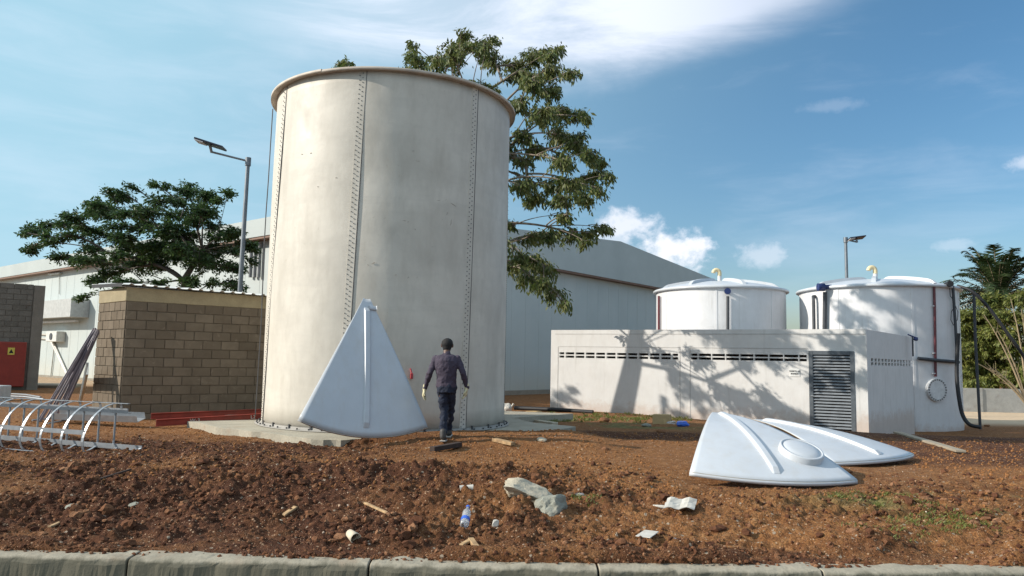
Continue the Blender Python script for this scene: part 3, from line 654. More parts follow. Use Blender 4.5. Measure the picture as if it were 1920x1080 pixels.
# ------------------------------------------------------------------ big hall
def hall():
    c0=Vector((-6.6,25.9));u=Vector((.632,.775)).normalized();v=Vector((-u.y,u.x)); ez=6.0
    T=thing('warehouse','huge pale warehouse with low gable roof and deep fascia behind everything','building',(c0.x,c0.y,0))
    m=M('cladding'); t=NT(m); t.b.inputs['Roughness'].default_value=.6
    geo=t.n('ShaderNodeNewGeometry')
    sx=t.n('ShaderNodeSeparateXYZ'); t.L.new(t.obj(),sx.inputs[0])
    a=t.noise(.5,6,.6); st=t.noise(1.2,6,.65,vec=t.mapp((1,1,.12)))
    col=t.ramp(a,(.3,(.41,.46,.455)),(.7,(.46,.505,.495))); col=t.mix(t.ramp(st,(.5,0.),(.8,.22)),col,(.42,.42,.38))
    zz=t.n('ShaderNodeMapRange'); t.L.new(sx.outputs[2],zz.inputs[0]); zz.inputs[1].default_value=1.2; zz.inputs[2].default_value=-.1; zz.inputs[3].default_value=0; zz.inputs[4].default_value=.5
    dn=t.n('ShaderNodeMath',operation='MULTIPLY'); t.L.new(zz.outputs[0],dn.inputs[0]); t.L.new(t.noise(.9,5,.6),dn.inputs[1])
    col=t.mix(dn.outputs[0],col,(.55,.42,.24)); t.col(col)
    M_C=m; M_F=simple('fascia_sheet',(.40,.44,.43),.55,var=.05,scale=.6); M_BR=simple('brown_soffit',(.20,.12,.085),.7)
    def P(s,w,z): q=c0+u*s+v*w; return Vector((q.x,q.y,z))
    Lu,Lv=40.,70.; ins=.45
    # walls with vertical panel ribs
    mb=MB()
    mb.obox(P(ins,ins,-1.3),P(Lu-ins,ins,0)-P(ins,ins,0),P(0,.2,0)-P(0,0,0),Vector((0,0,ez+1.4)))
    mb.obox(P(ins,ins+.2,-1.3),P(.2,0,0)-P(0,0,0),P(0,Lv,0)-P(0,ins+.2,0),Vector((0,0,ez+1.4)))
    mb.obox(P(Lu-ins-.2,ins+.2,-1.3),P(.2,0,0)-P(0,0,0),P(0,Lv,0)-P(0,ins+.2,0),Vector((0,0,ez+1.4)))
    U=Vector((*u,0));V_=Vector((*v,0))
    k=ins+1.0
    while k<Lu-1: mb.obox(P(k,ins-.006,-1.2),U*.02,V_*.008,Vector((0,0,ez+1.19))); k+=1.06
    k=ins+1.0
    while k<Lv-1: mb.obox(P(ins-.006,k,-1.2),V_*.02,U*.008,Vector((0,0,ez+1.19))); k+=1.06
    mb.build('wall',M_C,T)
    # gable fascia on the u side: .7 at the ends, 2.2 in the middle
    mb=MB(); hx=lambda s:.7+1.5*(1-abs(s-Lu/2)/(Lu/2)); vs=[];N=40
    for i in range(N+1):
        s=Lu*i/N
        for w,z in((0,ez),(0,ez+hx(s)),(.25,ez+hx(s)),(.25,ez)): vs.append(P(s,w,z))
    mb.add(vs,[(i*4+j,i*4+(j+1)%4,i*4+4+(j+1)%4,i*4+4+j) for i in range(N) for j in range(4)]+[(0,1,2,3),(4*N+3,4*N+2,4*N+1,4*N)])
    mb.obox(P(0,.25,ez),U*.25,V_*(Lv-.25),Vector((0,0,.7))); mb.obox(P(Lu-.25,.25,ez),U*.25,V_*(Lv-.25),Vector((0,0,.7)))
    mb.build('fascia',M_F,T)
    mb=MB(); mb.obox(P(.03,.03,ez-.09),U*(Lu-.06),V_*(ins-.03),Vector((0,0,.087))); mb.obox(P(.03,ins+.0,ez-.09),U*(ins-.03),V_*(Lv-ins),Vector((0,0,.087))); mb.build('soffit',M_BR,T)
    mb=MB(); 
    for s0,s1 in((.25,Lu/2),(Lu/2,Lu-.25)):
        a=[P(s0,.25,ez+hx(s0)-.12),P(s1,.25,ez+hx(s1)-.12),P(s1,Lv,ez+hx(s1)-.12),P(s0,Lv,ez+hx(s0)-.12)]
        mb.add(a+[q+Vector((0,0,.08)) for q in a],[(0,3,2,1),(4,5,6,7),(0,1,5,4),(1,2,6,5),(2,3,7,6),(3,0,4,7)])
    mb.build('roof',M_F,T)
    # base plinth
    mb=MB().obox(P(ins-.06,ins-.06,-1.3),U*(Lu-2*ins),V_*.04,Vector((0,0,1.35))); mb.obox(P(ins-.06,ins,-1.3),U*.04,V_*(Lv-ins),Vector((0,0,1.40))); mb.build('plinth',conc('plinth_concrete',(.30,.27,.22)),T)
    # things on the left wall
    def hit(px,py,off=0):
        r=ray(px,py); nn=Vector((u.x,u.y)); c=(c0+u*(ins-.012-off)); tt=c.dot(nn)/(r.x*nn.x+r.y*nn.y); return r*tt+Vector((0,0,H))
    W_=-U
    p=hit(70,598,.2);q=hit(168,600,.2); zt=hit(120,566,0).z; zb=hit(120,598).z
    M_CN=simple('canopy_grey',(.42,.43,.42),.6)
    a=hit(40,598);b=hit(166,598)
    mb=MB().obox(Vector((a.x,a.y,zb)),Vector((b.x-a.x,b.y-a.y,0)),W_*.9,Vector((0,0,zt-zb))); mb.tube([Vector((b.x,b.y,zt))+W_*.02,Vector((b.x,b.y,zt))+W_*.9],.01,4); mb.build('canopy',M_CN,T,bev=.15,seg=4)
    MB().obox(Vector((a.x,a.y,zb-.22))+W_*.2,Vector((b.x-a.x,b.y-a.y,0))*.93,W_*.2,Vector((0,0,.09))).build('canopy_rail',simple('rail_grey',(.55,.55,.55),.5),T)
    a=hit(102,640);b=hit(122,640); z1=hit(110,622).z; z0=hit(110,641).z
    ac=MB().obox(Vector((a.x,a.y,z0)),Vector((b.x-a.x,b.y-a.y,0)),W_*.45,Vector((0,0,z1-z0))).build('air_conditioner',simple('ac_white',(.62,.62,.58),.5),T,bev=.02)
    cc=Vector(((a.x+b.x)/2,(a.y+b.y)/2,(z0+z1)/2))+W_*.46; MB().tube([cc,cc+W_*.02],.19,20).build('fan_grille',M_DGREY,ac)
    M_CD=simple('conduit',(.50,.49,.44),.5)
    for dy in(0,8):
        pts=[hit(66,626+dy,.06),hit(94,628+dy,.06),hit(126,700+dy*.4,.06)]; MB().tube(pts,.055,8,smooth=False).build('conduit',M_CD,T)
    MB().tube([hit(101,655,.05),hit(95,706,.05)],.03,6).build('conduit',M_CD,T)
    for px in(472,480,488): MB().tube([hit(px,455,.1),hit(px-3,520,.1)],.075,8).build('down_pipe',simple('grey_pipe',(.25,.26,.27),.5) if px==472 else bpy.data.materials['grey_pipe'],T)
    a=hit(95,516,.05);b=hit(115,514,.05); MB().obox(a,b-a,W_*.15,Vector((0,0,.08))).build('wall_lamp',M_CD,T)
    MB().tube([hit(111,514,.05),hit(111,552,.05)],.02,6).build('conduit',M_CD,T)
    for px,py,hh in((87,486,1.0),(473,412,1.1),(1062,437,0.0)):
        if hh: q=at(px,py,(c0+v*14).y if px<200 else 27.5); 
    a=P(.2,17.2,ez+.7); MB().tube([a,a+Vector((0,0,.9))],.02,6).build('roof_rod',M_DGREY,T); a=P(.2,2.9,ez+.7); MB().tube([a,a+Vector((0,0,.95))],.02,6).build('roof_rod',M_DGREY,T)
hall()
# ------------------------------------------------------------------ block rooms
M_BLK=None
def block_mat(name,c,c2):
    m=M(name); t=NT(m); t.b.inputs['Roughness'].default_value=.95; t.b.inputs['Specular IOR Level'].default_value=.1
    geo=t.n('ShaderNodeNewGeometry'); v=t.ramp(geo.outputs['Random Per Island'],(0.,c),(.5,tuple((a+b)/2 for a,b in zip(c,c2))),(1.,c2))
    v=t.mix(t.ramp(t.noise(3,6,.65),(.4,0.),(.75,.5)),v,tuple(x*.6 for x in c)); v=t.mix(t.ramp(t.noise(5,6,.7,dist=1),(.58,0.),(.7,.35)),v,tuple(min(1,x*1.7) for x in c2)); t.col(v); t.bump(t.noise(60,4,.6),.5,.008); return m
def blocks(mb,P,Q,z0,rows,bl,bh,out,gap=.012,skip=None,seed=0):
    P=Vector((*P,0));Q=Vector((*Q,0));d=Q-P;L=d.length;d/=L;o=Vector((*out,0)); q=random.Random(seed)
    for r in range(rows):
        s=-(bl/2 if r%2 else 0)
        while s<L-.01:
            a=max(0,s)+gap/2;b=min(L,s+bl)-gap/2
            if b-a>.03: mb.obox(P+d*a+Vector((0,0,z0+r*bh+gap/2)),d*(b-a),o*(.018+q.uniform(-.003,.004)),Vector((0,0,bh-gap)))
            s+=bl
def brick_room():
    A=Vector((-9.45,17.05));B=Vector((-8.26,15.95));Cc=Vector((-5.2,18.25)); D=A+(Cc-B)*1.0
    T=thing('block_room','brown concrete block room with corrugated sheet roof left of the tall tank','building',(B.x,B.y,0))
    zt=2.82; zb=2.52; M1=block_mat('brown_block',(.145,.116,.085),(.195,.158,.118)); M_MO=conc('mortar',(.16,.128,.092)); M_BM=conc('ring_beam',(.36,.30,.19),(.24,.18,.11))
    inn=lambda P,Q:(lambda n:n)(Vector(((Q-P).y,-(Q-P).x)).normalized())
    cen=(A+B+Cc+D)/4
    core=MB(); sh=[q+(cen-q).normalized()*.03 for q in(A,B,Cc,D)]
    core.add([(q.x,q.y,-.3) for q in sh]+[(q.x,q.y,zb) for q in sh],[(0,3,2,1),(4,5,6,7)]+[(i,(i+1)%4,4+(i+1)%4,4+i) for i in range(4)]); 
    core.build('mortar_core',M_MO,T)
    for k,(P,Q,bl) in enumerate(((A,B,.325),(B,Cc,.40),(D,A,.4))):
        P2=P+(cen-P).normalized()*.03;Q2=Q+(cen-Q).normalized()*.03
        n=Vector(((Q2-P2).y,-(Q2-P2).x)).normalized(); n=n if n.dot(P2-cen)>0 else -n
        mb=MB(); blocks(mb,P2,Q2,zb-13*.2,13,bl,.2,n,seed=k,gap=.014); mb.build('block_wall',M1,T,bev=.004)
    bm=MB(); bm.add([(q.x,q.y,zb) for q in(A,B,Cc,D)]+[(q.x,q.y,zt) for q in(A,B,Cc,D)],[(0,3,2,1),(4,5,6,7)]+[(i,(i+1)%4,4+(i+1)%4,4+i) for i in range(4)]); bm.build('ring_beam',M_BM,T,bev=.01)
    # corrugated roof sheet: ridges run from the left face to the right... profile seen along the front edge
    d=(Cc-B).normalized(); w=(A-B).normalized(); L=(Cc-B).length+.25; Wd=(A-B).length+.28; N=160; vs=[]
    for i in range(N+1):
        s=-.12+L*i/N; ph=(s/.235)%1; h=.035 if ph<.28 else (0 if ph>.4 else .035*(1-(ph-.28)/.12)); h=.035*(ph/.1) if ph<.1 else h
        for k in(0,1):
            q=B+d*s+w*(-.14+Wd*k); vs.append((q.x,q.y,zt+.035+h+.10*k-.012*s))
    mb=MB().add(vs,[(2*i,2*i+1,2*i+3,2*i+2) for i in range(N)]); r=mb.build('roof_sheet',simple('galvanised_sheet',(.62,.62,.60),.4,metal=.35,var=.1),T); s=r.modifiers.new('s','SOLIDIFY'); s.thickness=.012
    e=MB(); a=A+(A-B).normalized()*.1; 
    a3=Vector((*(B-d*.10-w*.08),zt+.0));b3=Vector((*(B-d*.10+w*(Wd-.16)),zt+.06)); e.obox(a3,b3-a3,Vector((*(-d*.02),0)),Vector((0,0,.075))); e.build('edge_trim',M_BLACK,T)
    return A,B,Cc
BA,BB,BC=brick_room()
def left_room():
    b=at(70,716,28.); B=Vector((b.x,b.y)); d=Vector((.80,.60)).normalized(); A=B-d*6; n=Vector((d.y,-d.x)); zt=at(70,536,28).z; z0=-.1
    T=thing('grey_block_room','dark grey block room with red cabinet door at the left edge','building',(B.x,B.y,z0))
    M2=block_mat('grey_block',(.17,.155,.13),(.23,.21,.18)); mc=conc('grey_mortar',(.20,.18,.15)); ms=conc('corner_column',(.27,.24,.2))
    bk=-n*4; A3=Vector((*A,z0));B3=Vector((*B,z0)); MB().obox(A3,B3-A3,Vector((*bk,0)),Vector((0,0,zt-z0))).build('wall',mc,T)
    mb=MB(); blocks(mb,A,B-d*.35,.1,19,.42,.2,n,seed=5,gap=.02); mb.build('block_face',M2,T)
    MB().obox(Vector((*(B-d*.33),z0)),Vector((*(d*.345),0)),Vector((*(n*.05),0)),Vector((0,0,zt-z0))).build('column',ms,T)
    def hit(px,py,off):
        r=ray(px,py); c=A+n*off; t=c.dot(n)/(r.x*n.x+r.y*n.y); return r*t+Vector((0,0,H))
    p=hit(-30,716,.03);q=hit(44,716,.03);z1=hit(20,641,.03).z; N3=Vector((*n,0)); D3=Vector((*d,0))
    mb=MB().obox(Vector((p.x,p.y,p.z*0+.12)),D3*((q-p).xy.length),N3*.18,Vector((0,0,z1-.12))); dr=mb.build('cabinet_door',simple('red_cabinet',(.30,.035,.02),.5,var=.1),T,bev=.02)
    a=hit(14,665,.22);b=hit(28,652,.22); L=(b-a).dot(D3); sg=MB().obox(a,D3*L,N3*.008,Vector((0,0,b.z-a.z))).build('warning_sign',simple('sign_yellow',(.72,.60,.10),.5),dr)
    c=a+D3*L/2+Vector((0,0,(b.z-a.z)/2))+N3*.012; up=Vector((0,0,1)); s=.07
    MB().add([c-D3*s-up*s,c+D3*s-up*s,c+up*s*1.1],[(0,1,2)]).build('warning_symbol',M_BLACK,sg)
left_room()
def slab(px0,px1,py0,py1,name,z): pass
# ------------------------------------------------------------------ street lamps
M_POLE=simple('galv_pole',(.20,.22,.24),.45,metal=.5); M_PV=simple('solar_cell',(.012,.014,.03),.25)
def lamp(label,base,top,armend,pc,paxis,pw,tilt,rad):
    T=thing('street_lamp',label,'street lamp',base,'solar street lamps')
    base=Vector(base);top=Vector(top)
    MB().tube([base,base+(top-base)*.5,top],[rad*1.15,rad,rad*.85],12).build('pole',M_POLE,T)
    MB().tube([top-Vector((0,0,.22)),top+Vector((0,0,.02))],rad*1.25,12).build('collar',M_POLE,T)
    ar=MB().tube([top-Vector((0,0,.08)),armend],rad*.45,10).build('arm',M_POLE,T)
    MB().tube([Vector(armend)-Vector((0,0,.02)),Vector(pc)-Vector((0,0,.03))],rad*.6,8).build('bracket',M_POLE,ar)
    x=Vector(paxis); L=x.length; x.normalize(); y=Vector((0,1,0)); y=(y-x*y.dot(x)).normalized(); y=Matrix.Rotation(tilt,3,x)@y; n=x.cross(y)
    c=Vector(pc); mb=MB().obox(c-x*L/2-y*pw/2,x*L,y*pw,n*.05); p=mb.build('lamp_panel',M_PV,T,bev=.01)
    MB().obox(c-x*L*.48-y*pw*.46-n*.022,x*L*.3,y*pw*.9,n*.02).build('lens',simple('lamp_lens',(.6,.6,.62),.3) if 'lamp_lens' not in bpy.data.materials else bpy.data.materials['lamp_lens'],p)
b=at(452,536,21.0); tp=at(465.5,297,21.0)
lamp('solar street lamp with black tilted panel behind the block room roof',(b.x-.05,b.y,-.1),tp,at(397,285,20.6),at(394,272,20.5),at(420,279,20.5)-at(367,262,20.5),.36,R_(-4),.065)
b=at(1588,515,34.5)
lamp('far solar street lamp rising behind the larger domed tank',(b.x,b.y,-.8),at(1585.5,446,34.5),at(1607,454,34.2),at(1606,447.5,34.2),at(1623,444.5,34.2)-at(1593,448.5,34.2),.42,R_(-12),.08)
# ------------------------------------------------------------------ ladder cage lying on its side
M_GALV=simple('galvanised_steel',(.33,.35,.37),.4,metal=.5,var=.12,scale=9)
def ladder():
    p0=atz(-70,816,.08);p1=atz(266,842,.08); d=(p1-p0);d.z=0;L=d.length;d.normalize(); f=Vector((d.y,-d.x,0)); up=Vector((0,0,1)); f=f if f.y<0 else -f
    o=Vector((p1.x,p1.y,.03)); T=thing('ladder_cage','galvanised ladder with hooped safety cage lying on its side on the soil','ladder',o)
    r0=.06;r1=.56
    q=lambda s,a,b: o-d*s+f*a+up*b      # s back from right end, a towards the camera, b up
    e=.42
    for z,s0 in((r0,-.0),(r1,.30)):
        mb=MB(); mb.obox(q(s0,-.005,z-.035),-d*(L+.5-s0),f*.012,up*.07); mb.obox(q(s0,-.06,z-.035),-d*(L+.5-s0),f*.055,up*.008); mb.build('rail',M_GALV,T)
    s=.55
    while s<L+.4: MB().tube([q(s,-.02,r0),q(s,-.02,r1)],.015,8).build('rung',M_GALV,T); s+=.305
    sp=.40*1.0; s=.30; k=0
    hoop=[(0,.56),(.03,.66),(.14,.665),(.30,.62),(.46,.50),(.56,.34),(.60,.18),(.56,.04),(.46,-.02),(.3,-.03),(.16,.0),(.04,.05)]
    # end bracket at the far right
    MB().strip([q(.02,0,.06),q(.03,.18,.02),q(.06,.38,-.02),q(.20,.52,-.01)],d,.05,.008).build('hoop',M_GALV,T)
    s=.42
    while s<L+.4:
        P=[q(s,a,b) for a,b in hoop]; out=[]
        for i in range(len(P)-1):
            a=P[max(i-1,0)];b=P[i];c=P[i+1];e_=P[min(i+2,len(P)-1)]
            for t in(0,.33,.66): out.append(.5*((2*b)+(c-a)*t+(2*a-5*b+4*c-e_)*t*t+(3*b-a-3*c+e_)*t**3))
        out.append(P[-1]); MB().strip(out,d,.038,.008).build('hoop',M_GALV,T); s+=.395
    for a,b,w,s0 in((.13,.675,.045,.15),(.575,.30,.06,.42),(.565,-.0,.04,.10)):
        nv=up if a>.3 else f
        MB().strip([q(s0,a,b),q(L+.5,a,b)],nv if b>.1 else f,w,.008).build('strap',M_GALV,T)
ladder()
# ------------------------------------------------------------------ leaning steel channels and other steel
M_PUR=simple('primer_steel',(.17,.15,.18),.5,metal=.1,var=.2,scale=4)
def channel(P,Q,w,t,n,name,label,cat,mat,group=None):
    P=Vector(P);Q=Vector(Q);x=(Q-P).normalized();n=Vector(n);n=(n-x*n.dot(x)).normalized();y=x.cross(n)
    mb=MB(); L=Q-P
    mb.obox(P-y*w/2,L,y*w,n*.006); mb.obox(P-y*w/2+n*.0065,L,y*.006,n*t); mb.obox(P+y*(w/2-.006)+n*.0065,L,y*.006,n*t)
    o=mb.build(name,mat,origin=P); tag(o,label,cat,group); return o
gp='steel channels leaning on the block room'
top=BA+(BB-BA)*.12
for (b,tpx,tpy,Yt,Yb,lab,w) in (((74,792),180,617,16.4,15.2,'dark steel channel leaning on the block room, leftmost of the bundle',.06),((88,790),183,619,16.35,15.25,'bright-edged steel channel leaning on the block room, second from left',.07),((101,789),185,620,16.3,15.3,'narrow purple grey steel channel leaning in the middle of the bundle',.045),((112,786),186,622,16.25,15.35,'steel channel leaning nearest the block wall, rightmost of the bundle',.05)):
    pb=atg(*b); channel((pb.x,pb.y,pb.z-.02),at(tpx,tpy,Yt),w,.045,(-.45,-1,.1),'steel_channel',lab,'steel beam',M_PUR,gp)
pb=atg(150,762); o=channel(pb,at(166,691,16.0),.26,.04,(-.6,-1,.1),'steel_plate','short pale folded steel plate propped against the block wall','steel plate',simple('pale_steel',(.45,.50,.52),.4,metal=.3))
p=at(208,776,14.9);q=at(266,778,14.6); channel(Vector((p.x-1.2,p.y+.2,.10)),Vector((q.x,q.y,.12)),.22,.12,(0,-.3,1),'steel_channel','pale grey steel channel lying flat by the block room corner','steel beam',M_GALV)
for i,(a,b,lab) in enumerate((((10,745),(82,752),'long thin white pipe lying behind the ladder cage'),((22,741),(76,748),'short white pipe lying just beyond the longer one'),((60,792),(175,783),'thin steel bar on the soil at the foot of the channels'),((90,798),(165,789),'bent pale strip on the soil by the block room'))):
    p=atg(*a);q=atg(*b); o=MB().tube([p+Vector((0,0,.04)),(p+q)/2+Vector((0,0,.07)),q+Vector((0,0,.05))],.03 if i<2 else .018,8).build('pipe' if i<2 else 'metal_strip',M_GALV,origin=p); tag(o,lab,'pipe' if i<2 else 'scrap metal')
# grey cabinet corner at the left frame edge
p=atg(-12,752); o=MB().obox((p.x-.7,p.y,p.z-.05),(.85,0,0),(0,.5,0),(0,0,.48)).build('metal_box',simple('pale_box',(.5,.53,.52),.5),origin=p,bev=.02); tag(o,'pale grey metal box cut off by the left edge','box')
# slab in front of grey room
p=atz(40,722,.12);q=atz(160,712,.1); m_=MB().obox((p.x-8,p.y-.3,-.2),(9.5,1.2,0),(-.9,2.2,0),(0,0,.3)); struct(m_.build('pavement',conc('slab_far',(.30,.26,.2)),bev=.02))
# red beams
M_RED=simple('red_paint',(.27,.032,.018),.5,var=.25,scale=2.5,stain=(.16,.03,.02))
def red_beam(P,Q,h,name,label,marks=()):
    P=Vector(P);Q=Vector(Q);x=(Q-P).normalized();y=Vector((-x.y,x.x,0)).normalized();z=Vector((0,0,1));L=Q-P
    T=thing(name,label,'steel beam',P,'red steel beams by the pad')
    mb=MB(); mb.obox(P,L,y*.10,z*.012); mb.obox(P+z*(h-.012),L,y*.10,z*.012); mb.obox(P+y*.045+z*.012,L,y*.01,z*(h-.024)); mb.build('beam',M_RED,T,bev=.003)
    for s,tx in marks:
        cu=bpy.data.curves.new('t','FONT'); cu.body=tx; cu.size=.10; cu.extrude=.001
        to=bpy.data.objects.new('t',cu); C.objects.link(to); bpy.context.view_layer.update()
        me=bpy.data.meshes.new_from_object(to.evaluated_get(bpy.context.evaluated_depsgraph_get())); bpy.data.objects.remove(to); me.materials.clear(); me.materials.append(M_CHALK)
        lo=bpy.data.objects.new('paint_mark',me); C.objects.link(lo); lo.parent=T; mt=Matrix((x,z,x.cross(z))).transposed().to_4x4(); mt.translation=x*s+y*.042+z*.04; lo.matrix_local=mt; WO[lo.name]=WO[T.name]
M_CHALK=simple('white_marker',(.7,.68,.64),.8)
a=atz(293,795,.08);b=atz(500,783,.13); red_beam((a.x,a.y,.03),(b.x+.6,b.y+.1,.13),.13,'red_beam','red steel beam with white marks lying beside the concrete pad',((.6,'W-3'),(1.75,'L2'),(2.15,'M-24')))
a=atz(272,787,.06);b=atz(500,775,.14); red_beam((a.x,a.y+.25,.05),(b.x+.9,b.y+.6,.14),.12,'red_beam','second red steel beam lying just behind the marked one')
# ------------------------------------------------------------------ boundary wall on the right
p=at(1790,770,40);o=MB().obox((6.5,41.,-1.2),(40,-3.0,0),(0,.2,0),(0,0,1.65)); 
for i in range(14): o.obox((6.6+i*3,41.-.225*i-.06,-1.2),(.25,-.02,0),(0,.07,0),(0,0,1.67))
o=o.build('boundary_wall',conc('boundary_grey',(.40,.40,.38)),origin=(12,40,-.7)); tag(o,'low pale grey boundary wall behind the tanks, in front of the trees','wall')
# ------------------------------------------------------------------ trees
def leaf_mat(name,cs,trans=.35):
    m=M(name); t=NT(m); geo=t.n('ShaderNodeNewGeometry'); v=t.ramp(geo.outputs['Random Per Island'],*[(i/(len(cs)-1),c) for i,c in enumerate(cs)])
    v=t.mix(t.ramp(t.noise(1.3,3,.5),(.38,0.),(.68,.55)),v,tuple(min(1,x) for x in cs[-1])); t.col(v); t.b.inputs['Roughness'].default_value=.5; t.b.inputs['Specular IOR Level'].default_value=.35
    tr=t.n('ShaderNodeBsdfTranslucent'); t.L.new(v,tr.inputs[0]); mx=t.n('ShaderNodeMixShader'); mx.inputs[0].default_value=trans
    out=t.t.nodes['Material Output']; t.L.new(t.b.outputs[0],mx.inputs[1]); t.L.new(tr.outputs[0],mx.inputs[2]); t.L.new(mx.outputs[0],out.inputs[0]); return m
def bark(name,c): 
    m=M(name); t=NT(m); t.b.inputs['Roughness'].default_value=.9; v=t.ramp(t.noise(9,6,.65,vec=t.mapp((1,1,.3))),(.3,tuple(x*.55 for x in c)),(.7,c)); t.col(v); t.bump(t.noise(20,5,.6,vec=t.mapp((1,1,.3))),.6,.02); return m
M_BARK=bark('grey_bark',(.27,.22,.17)); M_BARKD=bark('dark_bark',(.12,.10,.08)); M_BARK2=bark('tan_branch',(.42,.32,.20))
def bez(p,q,r,n):
    return [p*(1-t)**2+q*2*t*(1-t)+r*t*t for t in np.linspace(0,1,n)]
def leaves(pts,dirs,size,droop,asp,seed,flat=0.):
    n=len(pts); R=np.random.RandomState(seed); P=np.array(pts); Dv=np.array(dirs)
    d=Dv*.8+R.normal(0,.55,(n,3)); d[:,2]-=droop; 
    if flat: d[:,2]*=(1-flat)
    d/=np.linalg.norm(d,axis=1)[:,None]
    up=R.normal(0,.6,(n,3)); up[:,2]+=1.0; s=np.cross(d,up); s/=np.linalg.norm(s,axis=1)[:,None]+1e-9; nn=np.cross(s,d)
    L=(size*R.uniform(.6,1.35,n))[:,None]; Wd=L*asp
    V=np.stack([P,P+d*L*.45+s*Wd*.5-nn*L*.04,P+d*L-nn*L*.12,P+d*L*.45-s*Wd*.5-nn*L*.04],1).reshape(-1,3)
    Fa=np.arange(4*n).reshape(n,4); return V,Fa
def tree(name,label,base,forks,clusters,leafm,barkm,size,dens,droop=.9,asp=.36,trad=.22,seed=1,group=None,flat=0.,sprig=9,sag=.15,flatc=.75,brad=.045,radial=.72):
    T=thing(name,label,'tree',base,group); q=random.Random(seed); base=Vector(base); forks=[Vector(f) for f in forks]
    tr=MB(); pts=[base-Vector((0,0,.2)),base+Vector((0,0,.25))]+forks; k=len(pts)
    rads=[trad*1.5,trad*1.15]+[trad*(1-.75*i/len(forks)) for i in range(len(forks))]
    # smooth trunk
    tr.tube(pts,rads,10).build('trunk',barkm,T)
    br=MB(); LP=[];LD=[]
    nodes=[[f,None,0,0.] for f in forks]                 # position, parent, number of limbs carried
    order=sorted(range(len(clusters)),key=lambda i:min((Vector(clusters[i][0])-f).length for f in forks)); links={}
    for ci in order:
        c=Vector(clusters[ci][0]); best=None
        for ni,nd in enumerate(nodes):
            v=c-nd[0]; dd=v.length
            if dd<.25: continue
            cost=dd*(1 if v.z>-.3*dd else 1.25)+nd[3]*radial+q.uniform(0,.25)
            if best is None or cost<best[0]: best=(cost,ni)
        ni=best[1]; f=nodes[ni][0]; d=c-f
        mid=f+d*.5+Vector((q.uniform(-.12,.12),q.uniform(-.12,.12),.10))*d.length
        path=bez(f,mid,c,9); m=len(nodes); nodes.append([path[5],ni,0,nodes[ni][3]+d.length*.62]); nodes.append([path[8],m,0,nodes[ni][3]+d.length*1.05]); links[ci]=(path,ni,m)
        k=m
        while k is not None: nodes[k][2]+=1; k=nodes[k][1]
    for ci in order:
        path,ni,m=links[ci]; w=nodes[m][2]; w0=max(w,1); ra=brad*.42*w0**.5
        if ni>=len(forks): ra=min(ra,brad*.42*max(nodes[ni][2],1)**.5)
        br.tube(path,[max(.012,ra*(1-.45*i/8)) if w>1 else max(.009,ra*(1-.7*i/8)) for i in range(9)],6)
    for ci,(c,r) in enumerate(clusters):
        c=Vector(c); path=links[ci][0]
        nt=max(5,int(sprig*r*3.0))
        for j in range(nt):
            s=path[q.choice([5,6,7,8,8,8])]
            e=Vector((q.gauss(0,1),q.gauss(0,1),q.gauss(0,flatc))).normalized()*r*(q.random()**.45)
            tip=c+Vector((e.x,e.y,e.z*flatc)); v=tip-s
            if v.length<.05: continue
            m2=s+v*.5+Vector((0,0,.18*v.length)); tip2=tip-Vector((0,0,sag*v.length)); tp=bez(s,m2,tip2,6)
            br.tube(tp,[.016,.013,.011,.009,.006,.004],4,cap=False)
            nl=int(dens*(.4+v.length))
            for _ in range(nl):
                t=q.random()**.6; i=min(4,int(t*5)); p=tp[i].lerp(tp[i+1],t*5-i); dd=(tp[i+1]-tp[i]).normalized()
                LP.append(p+Vector((q.gauss(0,.06),q.gauss(0,.06),q.gauss(0,.05)))); LD.append(dd)
    br.build('branches',barkm,T)
    V,Fa=leaves(LP,LD,size,droop,asp,seed,flat); npmesh('crown',V,Fa,leafm,T,smooth=False)
    return T
LM1=leaf_mat('broad_leaf',[(.034,.062,.016),(.062,.10,.024),(.105,.145,.035),(.20,.20,.065)],.35)
LM2=leaf_mat('dark_leaf',[(.022,.052,.018),(.042,.085,.025),(.075,.13,.038)],.35)
LM3=leaf_mat('yellow_green_leaf',[(.07,.10,.022),(.14,.17,.038),(.24,.24,.065)],.35)
LM4=leaf_mat('palm_leaf',[(.018,.04,.014),(.03,.06,.02),(.06,.08,.025)],.2)
q=random.Random(5)
def cl(l,Y0,sp,k=1,jit=.0):
    out=[]
    for px,py,r in l:
        for _ in range(k):
            Y=Y0+q.uniform(-sp,sp); out.append((at(px+q.uniform(-r,r)*.3,py+q.uniform(-r,r)*.2,Y),r/F*Y))
    return out
vis=[(640,116,22),(775,100,24),(815,105,30),(770,84,12),(850,95,34),(872,62,16),(868,80,26),(905,85,24),(925,75,14),(930,115,30),(965,130,36),(1000,110,34),(1025,100,26),(1045,92,14),(1040,135,28),(1075,135,18),(990,155,34),(1030,170,30),
 (975,190,30),(1010,215,36),(1050,210,32),(1085,215,22),(1100,222,12),(985,250,30),(1040,255,34),(1080,265,32),(1105,285,26),(1125,300,18),(1060,300,28),(1110,325,26),(1140,330,14),(1075,345,32),(1030,350,26),(1120,355,18),(985,345,24),(1000,370,26),(1050,375,28),(1095,375,20),(980,300,20),(1010,280,24),
 (1060,405,16),(960,420,14),(1000,445,18),(1030,440,24),(1075,440,22),(1110,435,20),(1140,432,16),(1095,450,14),(975,480,24),(1005,490,30),(1030,510,20),(985,520,22),(1015,530,24),(1040,550,20),(1060,570,14),(965,500,16)]
hid=[(560,330,40),(600,220,50),(650,180,50),(700,160,50),(760,150,50),(830,160,50),(900,170,50),(620,420,40),(700,300,50),(780,260,50),(850,240,50),(930,260,50),(900,350,50),(860,430,40),(920,440,40),(640,350,40),(930,330,40),(820,330,45)]
